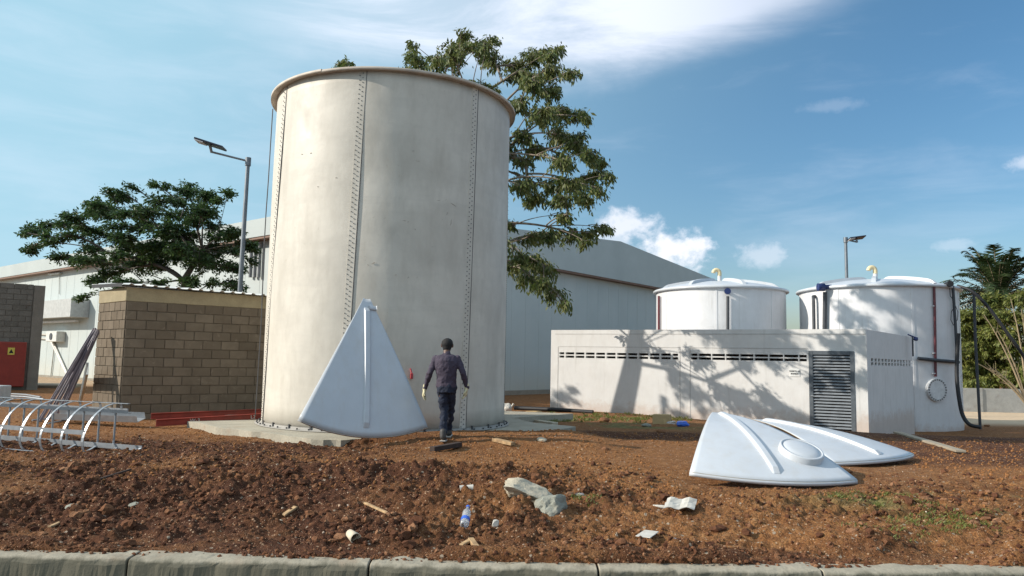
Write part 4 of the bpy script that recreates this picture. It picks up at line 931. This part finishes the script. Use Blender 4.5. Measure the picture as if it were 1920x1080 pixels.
CL=cl(vis,20.9,2.2,1)+[(c,r*.9) for c,r in cl(vis,23.4,2.0,1)]+[(c,r*.8) for c,r in cl(vis,21.6,2.8,1)][1::3]+cl(hid,21.8,2.6,1)
tree('broadleaf_tree','tall spreading broadleaf tree with long bare limbs behind the tall tank',(-3.7,22.7,-.1),[(-3.65,22.7,2.4),(-3.3,22.6,3.6),(-2.6,22.5,4.9),(-2.6,22.4,6.3),(-1.9,22.4,7.6)],CL,LM1,M_BARK,.15,31,droop=.95,asp=.36,trad=.27,seed=3,sag=.28,brad=.040,sprig=10)
vis2=[(150,425,20),(215,430,26),(265,425,28),(315,420,30),(365,415,28),(400,420,24),(250,470,30),(295,465,32),(345,470,30),(395,470,28),(170,470,22),(220,480,26),(120,420,16),(85,445,14),(48,437,10),(70,462,10),(430,440,22),(460,455,18),(330,375,22),(370,390,24),(205,390,20),(165,400,16),(60,435,22),(95,425,22),(130,410,24),(100,455,22),(60,470,16),(140,445,30),(110,480,20),(175,440,30),(175,385,22),(205,355,14),(225,370,26),(240,345,10),(190,405,28),(240,400,34),(280,400,34),(300,380,28),(345,360,26),(350,345,14),(385,370,28),(330,400,34),(380,400,34),(415,375,18),(425,360,12),(290,440,38),(350,440,38),(400,440,32),(230,450,36),(200,490,34),(260,495,36),(320,490,38),(380,490,38),(430,470,30),(445,440,24),(470,470,22),(440,505,26),(300,530,24),(360,525,24),(410,530,20),(180,525,20),(155,560,12),(150,490,22),(200,520,24),(240,535,26),(300,500,34),(350,545,26),(400,500,34),(280,470,36),(330,460,40),(440,535,22),(310,350,10),(290,345,8),(480,490,12)]
CL2=cl(vis2,24.3,1.8,1)+[(c,r*.9) for c,r in cl(vis2,24.3,2.2,1)][::2]
tree('shade_tree','dark green layered tree rising behind the block room roof',(-10.6,24.2,-.05),[(-10.6,24.2,1.8),(-10.4,24.2,2.8),(-10.7,24.2,3.8),(-10.2,24.3,4.8)],CL2,LM2,M_BARKD,.12,42,droop=.1,asp=.45,trad=.18,seed=9,flat=.35,sag=.04,flatc=.62,sprig=12,brad=.035)
# right side growth
vis3=[(1830,590,30),(1815,620,26),(1830,650,34),(1870,630,38),(1860,590,30),(1900,600,34),(1905,650,40),(1840,690,34),(1880,690,36),(1915,700,36),(1820,700,24),(1850,560,18),(1905,560,24),(1950,620,40),(1950,690,40),(1860,720,26),(1910,725,26),(1825,722,20),(2000,650,50),(1800,660,20)]
tree('fine_leaved_tree','yellow green fine leaved tree behind the boundary wall at the right edge',(at(1890,735,46).x,46.0,-.7),[at(1890,700,46),at(1885,670,46),at(1880,640,46)],cl(vis3,46,2.0,2),LM3,M_BARK2,.26,34,droop=.5,asp=.38,trad=.15,seed=13,sprig=9)
vis5=[(1820,560,22),(1845,545,16),(1905,540,24),(1940,560,30),(1880,575,24),(1835,600,26)]
T=thing('bare_shrub','leafless tan branched shrub in front of the green tree','shrub',(at(1925,745,37).x,37.0,-.7),None); mb=MB(); b0=at(1925,760,37)
for px,py in((1845,590),(1870,620),(1855,690),(1895,560),(1830,680),(1915,580),(1868,700)):
    e=at(px,py,36.8); mid=b0.lerp(e,.5)+Vector((.25,0,.35)); mb.tube(bez(b0,mid,e,9),[.055-.005*i for i in range(9)],6)
    for _ in range(6):
        t=q.uniform(.4,.95); s=bez(b0,mid,e,21)[int(t*20)]; mb.tube([s,s+Vector((q.uniform(-.5,.2),q.uniform(-.2,.2),q.uniform(.1,.6)))],[.012,.004],4)
mb.build('branches',M_BARK2,T)
def palm(label,base,top,n,L,seed):
    T=thing('palm_tree',label,'palm',base); q=random.Random(seed); MB().tube([base,(Vector(base)+Vector(top))/2+Vector((.1,0,0)),top],[.28,.22,.22],12).build('trunk',M_BARK,T)
    rb=MB();V=[];Fa=[];top=Vector(top)
    for k in range(n):
        a=2*math.pi*k/n*2.4+q.uniform(-.2,.2); el=q.uniform(-.25,1.25); Lk=L*q.uniform(.8,1.1); d=Vector((math.cos(a)*math.cos(el),math.sin(a)*math.cos(el),math.sin(el)))
        tip=top+d*Lk+Vector((0,0,-Lk*.42*(1-el*.35))); mid=top+d*Lk*.62+Vector((0,0,.12*Lk)); pa=bez(top,mid,tip,26); rb.tube(pa[::5],[.035,.03,.025,.02,.012,.006],5)
        for i in range(2,26):
            tn=(pa[min(i+1,25)]-pa[i-1]).normalized(); sd=tn.cross(Vector((0,0,1))).normalized(); ll=.62*math.sin(math.pi*(.12+.8*i/26))+.1
            for sgn in(-1,1):
                for h in(0,.5):
                    p=pa[i]-tn*h*.06; e=(sd*sgn+tn*.55+Vector((0,0,q.uniform(-.55,.1)))).normalized()*ll*q.uniform(.85,1.1); o=len(V); w=tn*.045
                    V+= [p-w,p+w,p+e*.6+w*.8,p+e]; Fa.append((o,o+1,o+2,o+3))
    rb.build('frond_ribs',M_BARK2,T); npmesh('fronds',[tuple(v) for v in V],Fa,LM4,T,smooth=False)
palm('dark green palm crown rising above the trees at the right edge',(at(1885,700,52).x,52,-.7),at(1872,560,52),84,4.7,4)
tree('small_tree','green bushy tree between the palm and the large domed tank',(at(1830,735,48).x-.3,48.5,-.7),[at(1835,690,48.5),at(1838,650,48.5)],cl([(1825,640,26),(1835,600,26),(1850,660,30),(1815,690,26),(1850,700,30),(1870,560,20),(1800,640,20)],48.5,1.4,2),LM3,M_BARK,.28,26,droop=.4,asp=.5,trad=.15,seed=23)
# ------------------------------------------------------------------ clods, gravel and weeds (nobody could count them)
def scatter(name,label,n,sampler,smin,smax,mat,seed,sub=1,sq=(.55,1.0),cat='soil'):
    R=np.random.RandomState(seed); base=[]
    for k in range(10):
        bm=bmesh.new(); bmesh.ops.create_icosphere(bm,subdivisions=sub,radius=1)
        v=np.array([x.co[:] for x in bm.verts]); f=np.array([[y.index for y in x.verts] for x in bm.faces]); bm.free()
        v=v*(1+R.uniform(-.28,.28,(len(v),1))); base.append((v,f))
    x,y=sampler(R,n); n=len(x); z=G(x,y)+relief(x,y); VV=[];FF=[];o=0
    u=R.rand(n); s=smin+(smax-smin)*u**3.6
    for i in range(n):
        v,f=base[i%10]; a=R.rand()*6.28; ca,sa=math.cos(a),math.sin(a); q=v*np.array([1,R.uniform(.6,1),R.uniform(*sq)])*s[i]
        q=np.stack([q[:,0]*ca-q[:,1]*sa+x[i],q[:,0]*sa+q[:,1]*ca+y[i],q[:,2]+z[i]+s[i]*.18],1); VV.append(q);FF.append(f+o);o+=len(v)
    ob=npmesh(name,np.concatenate(VV),np.concatenate(FF),mat,smooth=False); ob['kind']='stuff'; tag(ob,label,cat); return ob
def sam_fore(R,n):
    y=np.exp(R.uniform(np.log(6.45),np.log(12.5),n*3)); u=R.uniform(-.78,.82,n*3); x=u*y; k=(R.rand(n*3)<np.clip(rough(x,y)*1.0-.12,0,1)*.9)&(y>kerb_y(x)+.12)&~((np.abs(x-3.2)<1.3)&(np.abs(y-10.3)<1.2)); return x[k][:n],y[k][:n]
def sam_all(R,n):
    y=np.exp(R.uniform(np.log(6.4),np.log(19),n*2)); u=R.uniform(-.75,.8,n*2); x=u*y; k=(y>kerb_y(x)+.1)&(np.hypot(x+2.5,y-15.4)>3.6); return x[k][:n],y[k][:n]
def sam_mid(R,n):
    y=np.exp(R.uniform(np.log(8.3),np.log(15.5),n*3)); u=R.uniform(-.75,.8,n*3); x=u*y; k=(R.rand(n*3)<.75)&(np.hypot(x+2.53,y-15.4)>2.7)&~((np.abs(x-3.9)<1.9)&(np.abs(y-11)<2.1)); return x[k][:n],y[k][:n]
def sam_lump(R,n):
    y=np.exp(R.uniform(np.log(6.45),np.log(10.5),n*9)); u=R.uniform(-.78,.82,n*9); x=u*y; k=(fbm(x*1.3,y*1.6,3,33)>.53)&(R.rand(n*9)<np.clip(rough(x,y),0,1))&(y>kerb_y(x)+.12)&~((np.abs(x-3.2)<1.4)&(y>8.4)); return x[k][:n],y[k][:n]
def sam_edge(R,n):
    x=R.uniform(-5.5,6.5,n*2); y=kerb_y(x)+.02+np.abs(R.normal(0,.13,n*2))-.05; k=R.rand(n*2)<.25+.9*fbm(x*1.2,y*0+3,3,91)**2*2; return x[k][:n],y[k][:n]
M_CLOD=M('clod'); t=NT(M_CLOD); t.b.inputs['Roughness'].default_value=.95; t.b.inputs['Specular IOR Level'].default_value=.1; ge=t.n('ShaderNodeNewGeometry'); t.col(t.mix(t.ramp(t.noise(70,4,.6),(.3,.6),(.7,0.)),t.ramp(ge.outputs['Random Per Island'],(0.,(.07,.030,.018)),(.45,(.14,.062,.033)),(.8,(.23,.108,.054)),(1.,(.33,.175,.095))),(.06,.026,.016))); t.bump(t.noise(90,4,.6),.6,.01)
M_CLOD2=simple('dry_crumb',(.27,.125,.050),.95,var=.3,scale=40,spec=.1)
M_GRAV=M('pebble'); t=NT(M_GRAV); t.b.inputs['Roughness'].default_value=.85; ge=t.n('ShaderNodeNewGeometry'); t.col(t.ramp(ge.outputs['Random Per Island'],(0.,(.22,.11,.065)),(.5,(.33,.19,.11)),(.85,(.42,.28,.18)),(1.,(.58,.48,.38))))
scatter('soil_clods','loose dark red brown clods strewn over the foreground soil',11000,sam_fore,.004,.032,M_CLOD,2,sub=1)
scatter('soil_lumps','larger crumbly dark soil lumps lying among the foreground clods',800,sam_lump,.022,.070,M_CLOD,19,sub=2,sq=(.5,.85))
scatter('soil_crumbs','small soil crumbs spilled over the kerb edge',2200,sam_edge,.005,.028,M_CLOD,8,sub=1)
scatter('soil_grains','loose soil grains covering the flatter soil in the middle',17000,sam_mid,.004,.026,M_CLOD2,14,sub=1)
scatter('pebbles','small pale pebbles strewn over the whole soil',4200,sam_all,.003,.016,M_GRAV,4,sub=1)
def weeds():
    R=np.random.RandomState(6); V=[];Fa=[]
    def tuft(x,y,n,h):
        z=gr(x,y)
        for _ in range(n):
            a=R.rand()*6.28; l=h*R.uniform(.5,1.2); d=np.array([math.cos(a)*R.uniform(.2,.9),math.sin(a)*R.uniform(.2,.9),1.]); d/=np.linalg.norm(d); s=np.array([-math.sin(a),math.cos(a),0])*.006*(h/.06)
            p=np.array([x+R.normal(0,.04),y+R.normal(0,.04),z-.005]); o=len(V); V.extend([p-s,p+s,p+d*l*.6+s*.7,p+d*l+np.array([math.cos(a),math.sin(a),-.3])*l*.25]); Fa.append((o,o+1,o+2,o+3))
    for _ in range(150):
        px=R.uniform(1560,1860);py=945+.12*(px-1560)+R.normal(0,9); p=atg(px,min(py,1000)); 
        if fbm(np.array([p.x*1.5]),np.array([p.y*2]),3,61)[0]>.42: tuft(p.x,p.y,16,.045)
    for _ in range(16): p=atg(1100+R.normal(0,12),948+R.normal(0,5)); tuft(p.x,p.y,14,.05)
    for _ in range(12): p=atg(1690+R.normal(0,70),1010+R.normal(0,9)); tuft(p.x,p.y,14,.045)
    for _ in range(160):
        px=R.uniform(1010,1300); p=atg(px,785+R.normal(0,4)); tuft(p.x,p.y,14,.09)
    ob=npmesh('weeds',V,Fa,LM3,smooth=False); ob['kind']='stuff'; tag(ob,'sparse low green weeds on the soil','weeds')
weeds()
# ------------------------------------------------------------------ person
def person():
    Y0=12.05; f0=at(835,826,Y0); zg=gr(f0.x,f0.y); S=Y0/F*1.0
    def L_(px,py,dy=0): # point at person's depth plane
        p=at(px,py,Y0+dy); return p
    org=Vector((f0.x,Y0,f0.z)); T=thing('person','person walking away in dark purple long sleeved shirt, dark jeans and pale work gloves','person',org)
    def cap(mb,a,b,ra,rb,fx=1.0,fy=1.0,n=14):
        a=Vector(a);b=Vector(b); d=b-a; K=6; x=Vector((1,0,0)); ax=d.normalized(); x=(x-ax*x.dot(ax)); x=x.normalized() if x.length>.1 else Vector((0,1,0)); y=ax.cross(x); vs=[];rows=[]
        for i in range(K+1): rows.append((a-ax*ra*math.cos(i/K*math.pi/2),ra*math.sin(i/K*math.pi/2)+1e-4))
        for i in range(1,6): t=i/6; rows.append((a+d*t,ra+(rb-ra)*t))
        for i in range(K+1): rows.append((b+ax*rb*math.sin(i/K*math.pi/2),rb*math.cos(i/K*math.pi/2)+1e-4))
        for c,r in rows:
            for j in range(n): t=2*math.pi*j/n; vs.append(c+x*math.cos(t)*r*fx+y*math.sin(t)*r*fy)
        m=len(rows); fs=[(i*n+j,i*n+(j+1)%n,(i+1)*n+(j+1)%n,(i+1)*n+j) for i in range(m-1) for j in range(n)]+[tuple(range(n-1,-1,-1)),tuple((m-1)*n+j for j in range(n))]
        mb.add(vs,fs,True)
    def loft(mb,rings,n=24): # rings: centre, rx, ry
        vs=[]
        for c,rx,ry in rings:
            for j in range(n): t=2*math.pi*j/n; vs.append(Vector(c)+Vector((math.cos(t)*rx,math.sin(t)*ry,0)))
        m=len(rings); mb.add(vs,[(i*n+j,i*n+(j+1)%n,(i+1)*n+(j+1)%n,(i+1)*n+j) for i in range(m-1) for j in range(n)]+[tuple(range(n-1,-1,-1)),tuple((m-1)*n+j for j in range(n))],True)
    def finish(mb,name,mat,vox,sm=4,wr=0,par=T):
        o=mb.build(name,mat,par); r=o.modifiers.new('r','REMESH'); r.mode='VOXEL'; r.voxel_size=vox; r.use_smooth_shade=True
        s=o.modifiers.new('s','SMOOTH'); s.iterations=sm; s.factor=.5
        if wr:
            tx=bpy.data.textures.new('wr','CLOUDS'); tx.noise_scale=.085; d=o.modifiers.new('d','DISPLACE'); d.texture=tx; d.strength=wr; d.mid_level=.5
        dg=bpy.context.evaluated_depsgraph_get(); me=bpy.data.meshes.new_from_object(o.evaluated_get(dg)); o.modifiers.clear(); old=o.data; o.data=me; me.name=name; return o
    sk=simple('dark_skin',(.11,.055,.035),.55); cloth=simple('purple_shirt',(.050,.038,.060),.85,var=.1,scale=9,bump=.3); jean=simple('dark_jeans',(.014,.020,.040),.9,var=.3,scale=9,bump=.4); glove=simple('pale_glove',(.60,.54,.34),.85,var=.2,scale=30)
    hair=simple('black_hair',(.01,.009,.009),.8,bump=.5,scale=40); shoe=simple('boot_leather',(.05,.045,.042),.6); sole=simple('boot_sole',(.42,.38,.33),.8)
    Ls,Le,Lw=L_(817,672,.02),L_(806,699,-.02),L_(797,727,.10); Rs,Re,Rw=L_(858,672,.02),L_(868,699,-.04),L_(875,726,.06)
    hipL,hipR=L_(829,727),L_(846,727); knL,knR=L_(833,770,.06),L_(845,768,.22); anL,anR=L_(831,813,-.06),L_(841,806,.42)
    hd=L_(838.5,648,.07)
    tor=[(L_(837,664.5,.02),.10,.07),(L_(837,668,.0),.165,.09),(L_(837,676,-.01),.19,.115),(L_(837,690,-.01),.178,.125),(L_(837,706,.0),.160,.118),(L_(837,718,.0),.160,.118),(L_(837,727,.0),.165,.12)]
    def hand(mb,w,dr,side,s=1.0):
        dr=Vector(dr).normalized(); lat=Vector((0,1,0)); lat=(lat-dr*lat.dot(dr)).normalized(); th=dr.cross(lat)
        pl=w+dr*.085*s; cap(mb,w,w+dr*.03,.026*s,.028*s); cap(mb,w+dr*.03,pl,.036*s,.038*s,.55,1.05)
        for k,(o,l) in enumerate(((-.033,.066),(-.011,.078),(.011,.074),(.032,.058))):
            a=pl+lat*o*s; m=a+(dr+th*side*.25*(1+k*.15)+lat*o*2).normalized()*l*.5*s; e=m+(dr+th*side*(.7+.12*k)).normalized()*l*.5*s
            cap(mb,a,m,.0105*s,.0098*s,n=8); cap(mb,m,e,.0098*s,.0085*s,n=8)
        a=w+dr*.035*s-lat*.034*s; m=a+(dr*.7-lat*.8+th*side*.3).normalized()*.035*s; e=m+(dr+th*side*.4-lat*.2).normalized()*.032*s; cap(mb,a,m,.013*s,.012*s,n=8); cap(mb,m,e,.012*s,.0095*s,n=8)
    Ld=(-.18,.15,-1);Rd=(-.12,.1,-1)
    # body: one continuous mesh
    mb=MB(); loft(mb,[(c,a*.88,b*.88) for c,a,b in tor])
    cap(mb,L_(837,668,.0),L_(838,657,.03),.058,.055); cap(mb,hd+Vector((0,.012,-.055)),hd+Vector((0,.02,-.02)),.062,.075); cap(mb,hd+Vector((0,-.02,.015)),hd+Vector((0,.035,.02)),.088,.08)
    for s in(-1,1): cap(mb,hd+Vector((s*.088,.01,-.02)),hd+Vector((s*.092,.0,.02)),.012,.014)
    cap(mb,hd+Vector((0,.115,-.01)),hd+Vector((0,.125,-.035)),.012,.016); cap(mb,hd+Vector((0,.085,-.085)),hd+Vector((0,.09,-.07)),.03,.03)
    for a,b,c in((Ls,Le,Lw),(Rs,Re,Rw)): cap(mb,a,b,.05,.04); cap(mb,b,c,.039,.026)
    for a,b,c in((hipL,knL,anL),(hipR,knR,anR)): cap(mb,a,b,.078,.052); cap(mb,b,c,.05,.034)
    cap(mb,anL,anL+Vector((0,.14,-.06)),.03,.028); cap(mb,anR,anR+Vector((0,.14,-.03)),.03,.028)
    hand(mb,Lw,Ld,1,.9); hand(mb,Rw,Rd,-1,.9)
    finish(mb,'body',sk,.009,2)
    for s in(-1,1): MB().blob(hd+Vector((s*.032,.098,.005)),.013,1,2,0).build('eye',M_BLACK,T)
    mb=MB(); loft(mb,tor); cap(mb,L_(823,673),L_(851,673),.052,.052,1,1); cap(mb,L_(837,668,.0),L_(838,662,.015),.066,.06)
    for a,b,c in((Ls,Le,Lw),(Rs,Re,Rw)): cap(mb,a,b,.056,.05); cap(mb,b,c,.05,.036)
    finish(mb,'shirt',cloth,.010,3,.034)
    mb=MB(); loft(mb,[(L_(837,716),.148,.112),(L_(837,727),.158,.122),(L_(837,736),.15,.12)])
    for a,b,c in((hipL,knL,anL),(hipR,knR,anR)): cap(mb,a,b,.090,.066); cap(mb,b,c,.066,.054)
    finish(mb,'trousers',jean,.010,2,.045)
    for w,dr,s in((Lw,Ld,1),(Rw,Rd,-1)):
        mb=MB(); hand(mb,w,dr,s,1.25); cap(mb,w-Vector(dr)*.03,w,.038,.036); finish(mb,'glove',glove,.006,1)
    mb=MB(); cap(mb,hd+Vector((0,-.022,.028)),hd+Vector((0,.02,.035)),.095,.092); cap(mb,hd+Vector((0,-.035,-.03)),hd+Vector((0,-.035,.0)),.072,.08); finish(mb,'hair',hair,.009,2,.01)
    for an,tilt in((anL,0),(anR,.35)):
        z0=an.z-.0; mb=MB(); heel=an+Vector((0,-.05,-.075)); toe=an+Vector((.01,.17,-.09+tilt*.08)); cap(mb,an+Vector((0,0,.03)),heel+Vector((0,.03,.03)),.058,.052); cap(mb,heel+Vector((0,.03,.02)),toe,.048,.040,1.05,.9); b=finish(mb,'boot',shoe,.009,2)
        MB().obox(heel+Vector((-.048,-.04,-.045)),(.096,0,0),toe-heel+Vector((0,.09,0)),(0,0,.022)).build('sole',sole,b,bev=.01,seg=2)
person()
# ------------------------------------------------------------------ debris, each piece its own thing
def rest(px,py,up=0): p=atg(px,py); p.z=gr(p.x,p.y)+up-.012; return p
M_ROCK=conc('pale_rock',(.52,.46,.35),(.36,.24,.15),bump=.8,scale=5); M_ROCK2=conc('grey_rock',(.30,.30,.25),(.2,.15,.1),bump=.6,scale=5); M_WOOD=simple('raw_wood',(.40,.26,.13),.8,var=.35,scale=14,stain=(.20,.10,.05)); M_WOODD=simple('dark_wood',(.05,.03,.022),.85,var=.3,scale=12)
M_PAPER=simple('white_card',(.55,.52,.46),.85,var=.15,scale=9,stain=(.33,.20,.12)); M_BLKW=block_mat('loose_block',(.48,.34,.17),(.50,.36,.19))
p=rest(990,955,.05); o=MB().blob(p,.34,12,4,.30,(1.15,.75,.42),Matrix.Rotation(.22,3,'Y')@Matrix.Rotation(-.3,3,'X')).build('rock',M_ROCK,origin=p); tag(o,'large flat cream rock in the middle of the foreground soil','rock')
p=rest(1036,972,.02); o=MB().blob(p,.19,33,4,.30,(.9,.8,.72)).build('rock',M_ROCK2,origin=p); tag(o,'grey rounded rock touching the right end of the large cream rock','rock')
for i,(px,py,r,m,lab) in enumerate(((136,955,.07,M_ROCK2,'grey stone below the ladder cage, left foreground'),(253,947,.06,M_ROCK2,'pale flat stone in the left foreground, right of the grey stone'),(345,948,.06,M_CLOD,'dark stone in the left foreground soil'),(625,832,.06,M_CLOD,'dark lump on the front edge of the concrete pad'),(1133,845,.07,M_CLOD,'reddish stone alone on the smooth soil right of the person'),(1015,828,.09,M_ROCK,'pale broken stone beside the long shadow right of the tall tank'),(527,967,.03,M_ROCK,'tiny pale stone in the mid left foreground'))):
    p=rest(px,py,r*.2); o=MB().blob(p,r,50+i,2,.35,(1.1,.8,.62)).build('stone',m,origin=p); tag(o,lab,'stone')
def plank(name,label,cat,a,b,w,h,mat,upa=.02,upb=.02,group=None,bev=.004):
    a=rest(*a,upa);b=rest(*b,upb);x=b-a;y=Vector((-x.y,x.x,0)).normalized();z=x.cross(y).normalized(); z=z if z.z>0 else -z
    o=MB().obox(a-y*w/2,x,y*w,z*h).build(name,mat,origin=a,bev=bev); return tag(o,label,cat,group)
plank('wood_plank','long grey timber plank on the soil right of the roof panels','plank',(1682,815),(1802,850),.16,.04,conc('weathered_wood',(.34,.29,.22)),.03,.03)
plank('wood_block','dark charred timber block behind the mound, near the walking person','wood',(810,850),(862,841),.10,.07,M_WOODD)
plank('wood_piece','pale broken timber piece right of the walking person','wood',(926,829),(962,838),.12,.05,M_WOOD)
plank('wood_sliver','long pale pointed wood sliver sticking out of the foreground soil','wood',(684,950),(731,984),.035,.02,M_WOOD,.05,.0)
plank('wood_chip','small yellowish wood chip in the left foreground','wood',(532,962),(556,955),.06,.02,M_WOOD)
plank('wood_chip','flat pale wood chip halfway down the left soil slope','wood',(550,903),(574,898),.06,.015,M_WOOD)
plank('wood_chip','short yellow wood offcut close to the kerb, right one of two','wood',(882,1024),(896,1040),.05,.03,M_WOOD,.03,.02)
plank('wood_chip','broken wood offcut close to the kerb, left one of two','wood',(864,1032),(884,1026),.05,.02,M_WOOD,.02,.03)
plank('stick','dark thin stick on the left soil below the ladder cage','stick',(175,905),(245,888),.03,.02,M_WOODD)
plank('stick','pale buried stick in the far left foreground','stick',(92,993),(125,977),.035,.02,M_WOOD)
plank('card_sheet','small white card leaning on clods near the kerb','card',(1205,1018),(1222,1000),.14,.008,M_PAPER,.03,.05)
p=rest(1276,970,.03); mb=MB(); vs=[];n=8
for i in range(n+1):
    for j in range(n+1):
        vs.append(p+Vector(((i/n-.5)*.30+.10*(j/n-.5),(j/n-.5)*.27,.05+.05*(j/n)+.012*math.sin(i*1.3)+.012*math.cos(j*1.7)+rnd.uniform(0,.010))))
mb.add(vs,[(i*(n+1)+j,(i+1)*(n+1)+j,(i+1)*(n+1)+j+1,i*(n+1)+j+1) for i in range(n) for j in range(n)]); o=mb.build('paper_sheet',M_PAPER,origin=p); s=o.modifiers.new('s','SOLIDIFY'); s.thickness=.006; tag(o,'crumpled white sheet lying in front of the roof panel with manhole','paper')
p=rest(1243,960,.02); mb=MB(); mb.tube([p+Vector((-.09,.05,.02)),p+Vector((0,0,.02)),p+Vector((.08,-.02,.01))],[.012,.022,.01],5); o=mb.build('paper_scrap',M_PAPER,origin=p); tag(o,'twisted paper scrap left of the crumpled sheet','paper')
# cement block by the pump house, plastic
p=atg(1223,795); o=MB().obox((p.x,p.y,p.z-.03),(.40,-.05,0),(.1,.22,0),(0,0,.26)).build('concrete_block',M_BLKW,origin=p,bev=.01); tag(o,'single tan concrete block standing in front of the pump house','block')
p=atg(985,783); o=MB().obox((p.x,p.y,p.z-.03),(.30,-.03,0),(.15,.22,0),(0,0,.2)).build('concrete_block',M_BLKW,origin=p,bev=.01); tag(o,'tan concrete block lying in rubble right of the tall tank','block')
M_BP=simple('blue_plastic',(.03,.12,.55),.35); M_CP=M('clear_plastic'); t=NT(M_CP); t.b.inputs['Base Color'].default_value=(.75,.78,.8,1); t.b.inputs['Roughness'].default_value=.15; t.b.inputs['Transmission Weight'].default_value=.6; t.b.inputs['Alpha'].default_value=.75
t.L.new(t.ramp(t.noise(9,3),(.3,(.6,.62,.63)),(.7,(.8,.82,.84))),t.b.inputs['Base Color'])
p=atg(1276,800); T=thing('plastic_bag','crumpled bright blue and clear plastic wrapping beside the concrete block','plastic',p); MB().blob(p+Vector((.05,0,.07)),.16,5,3,.4,(1.1,.6,.5)).build('blue_wrap',M_BP,T); MB().blob(p+Vector((-.18,.02,.09)),.12,6,3,.4,(1.2,.7,.35)).build('clear_wrap',M_CP,T)
def bottle(p,axis,L,r,label,lab=True):
    x=Vector(axis).normalized(); T=thing('plastic_bottle',label,'bottle',p); p=Vector(p)
    MB().tube([p,p+x*.01,p+x*L*.35,p+x*L*.42,p+x*L*.55,p+x*L*.72,p+x*L*.88,p+x*L*.98],[r*.7,r,r,r*.9,r,r*.95,r*.4,r*.38],16).build('bottle_body',M_CP,T)
    MB().tube([p+x*L*.985,p+x*L*1.06],r*.45,12).build('cap',M_BP,T)
    if lab: MB().tube([p+x*L*.16,p+x*L*.34],r*1.03,16,cap=False).build('bottle_label',M_BP,T)
p=rest(870,1003,.05); bottle(p+Vector((0,0,.01)),(.05,.95,.35),.30,.042,'clear plastic bottle with blue label lying half upright in the clods')
p=rest(873,948,.03); T=thing('can','crushed white drink can above the labelled bottle','can',p); MB().tube([p+Vector((-.06,0,.02)),p+Vector((0,.01,.035)),p+Vector((.07,.02,.03))],[.035,.022,.034],12).build('can_body',M_PAPER,T)
p=rest(929,996,.02); o=MB().blob(p,.05,77,2,.5,(1,.5,.8)).build('paper_scrap',M_PAPER,origin=p); tag(o,'small torn white scrap right of the labelled bottle','paper')
p=rest(660,1030,.05); T=thing('paper_cup','pale open cup on its side in clods by the kerb','cup',p); x=Vector((.55,-.75,-.15)).normalized(); vs=MB().tube([p-x*.06,p+x*.07],[.034,.048],20,cap=False); o=vs.build('cup_wall',simple('cup_card',(.62,.52,.38),.7),T); s=o.modifiers.new('s','SOLIDIFY'); s.thickness=.004; MB().tube([p-x*.062,p-x*.058],[.034,.034],20).build('cup_base',M_PAPER,T)
p=rest(1086,938,.03); o=MB().blob(p,.07,81,2,.5,(1.1,.5,.5)).build('plastic_scrap',M_CP,origin=p); tag(o,'crumpled clear plastic scrap beside the small weed tuft','plastic')
p=rest(1268,1032,.02); o=MB().blob(p,.035,82,2,.4,(1,.8,.6)).build('plastic_scrap',simple('pale_blue_plastic',(.45,.55,.62),.4),origin=p); tag(o,'tiny pale blue plastic lump near the kerb','plastic')
# bag and boards right of tank, long dark pipe at pump house foot
p=atg(952,778); T=thing('cement_bag','grey white torn cement bag slumped against the tall tank','bag',p); MB().blob(p+Vector((-.05,0,.14)),.2,91,3,.35,(.8,.7,1.0)).build('bag_body',M_PAPER,T); MB().tube([p+Vector((.08,0,.2)),p+Vector((.16,0,.32))],[.02,.03],6).build('bag_tip',M_PAPER,T)
p=atg(965,768);r_=atg(1112,776); o=MB().tube([p+Vector((0,0,.05)),(p+r_)/2+Vector((0,0,.07)),r_+Vector((0,0,.05))],.065,10).build('black_pipe',M_BLACK,origin=p); tag(o,'long black pipe on the ground at the pump house left corner','pipe')
for i,(a,b,w,m,lab) in enumerate((((950,782),(1000,775),.14,M_WOOD,'pale board in the rubble right of the tall tank'),((948,790),(985,793),.12,M_ROCK,'broken concrete strip in rubble beside the pad edge'),((1000,792),(1035,797),.16,M_ROCK,'flat cream slab fragment at the rear pad corner'))):
    P=atg(*a);Q=atg(*b); x=Q-P; y=Vector((-x.y,x.x,0)).normalized(); o=MB().obox(P,x,y*w,(0,0,.06)).build('debris_board',m,origin=P,bev=.008); tag(o,lab,'debris')
for i,(px,py,r,lab) in enumerate(((1132,790,.12,'dark rubble lump on the grass in front of the pump house'),(1212,800,.10,'grey rubble lump left of the standing concrete block'),(1240,812,.09,'low grey rubble lump in the tank shadow'),(1850,800,.12,'reddish soil lump near the base of the dark pole'))):
    p=atg(px,py); o=MB().blob(p+Vector((0,0,r*.3)),r,100+i,2,.4,(1.3,.8,.6)).build('rubble_lump',M_CLOD if i!=1 else M_ROCK2,origin=p); tag(o,lab,'rubble')
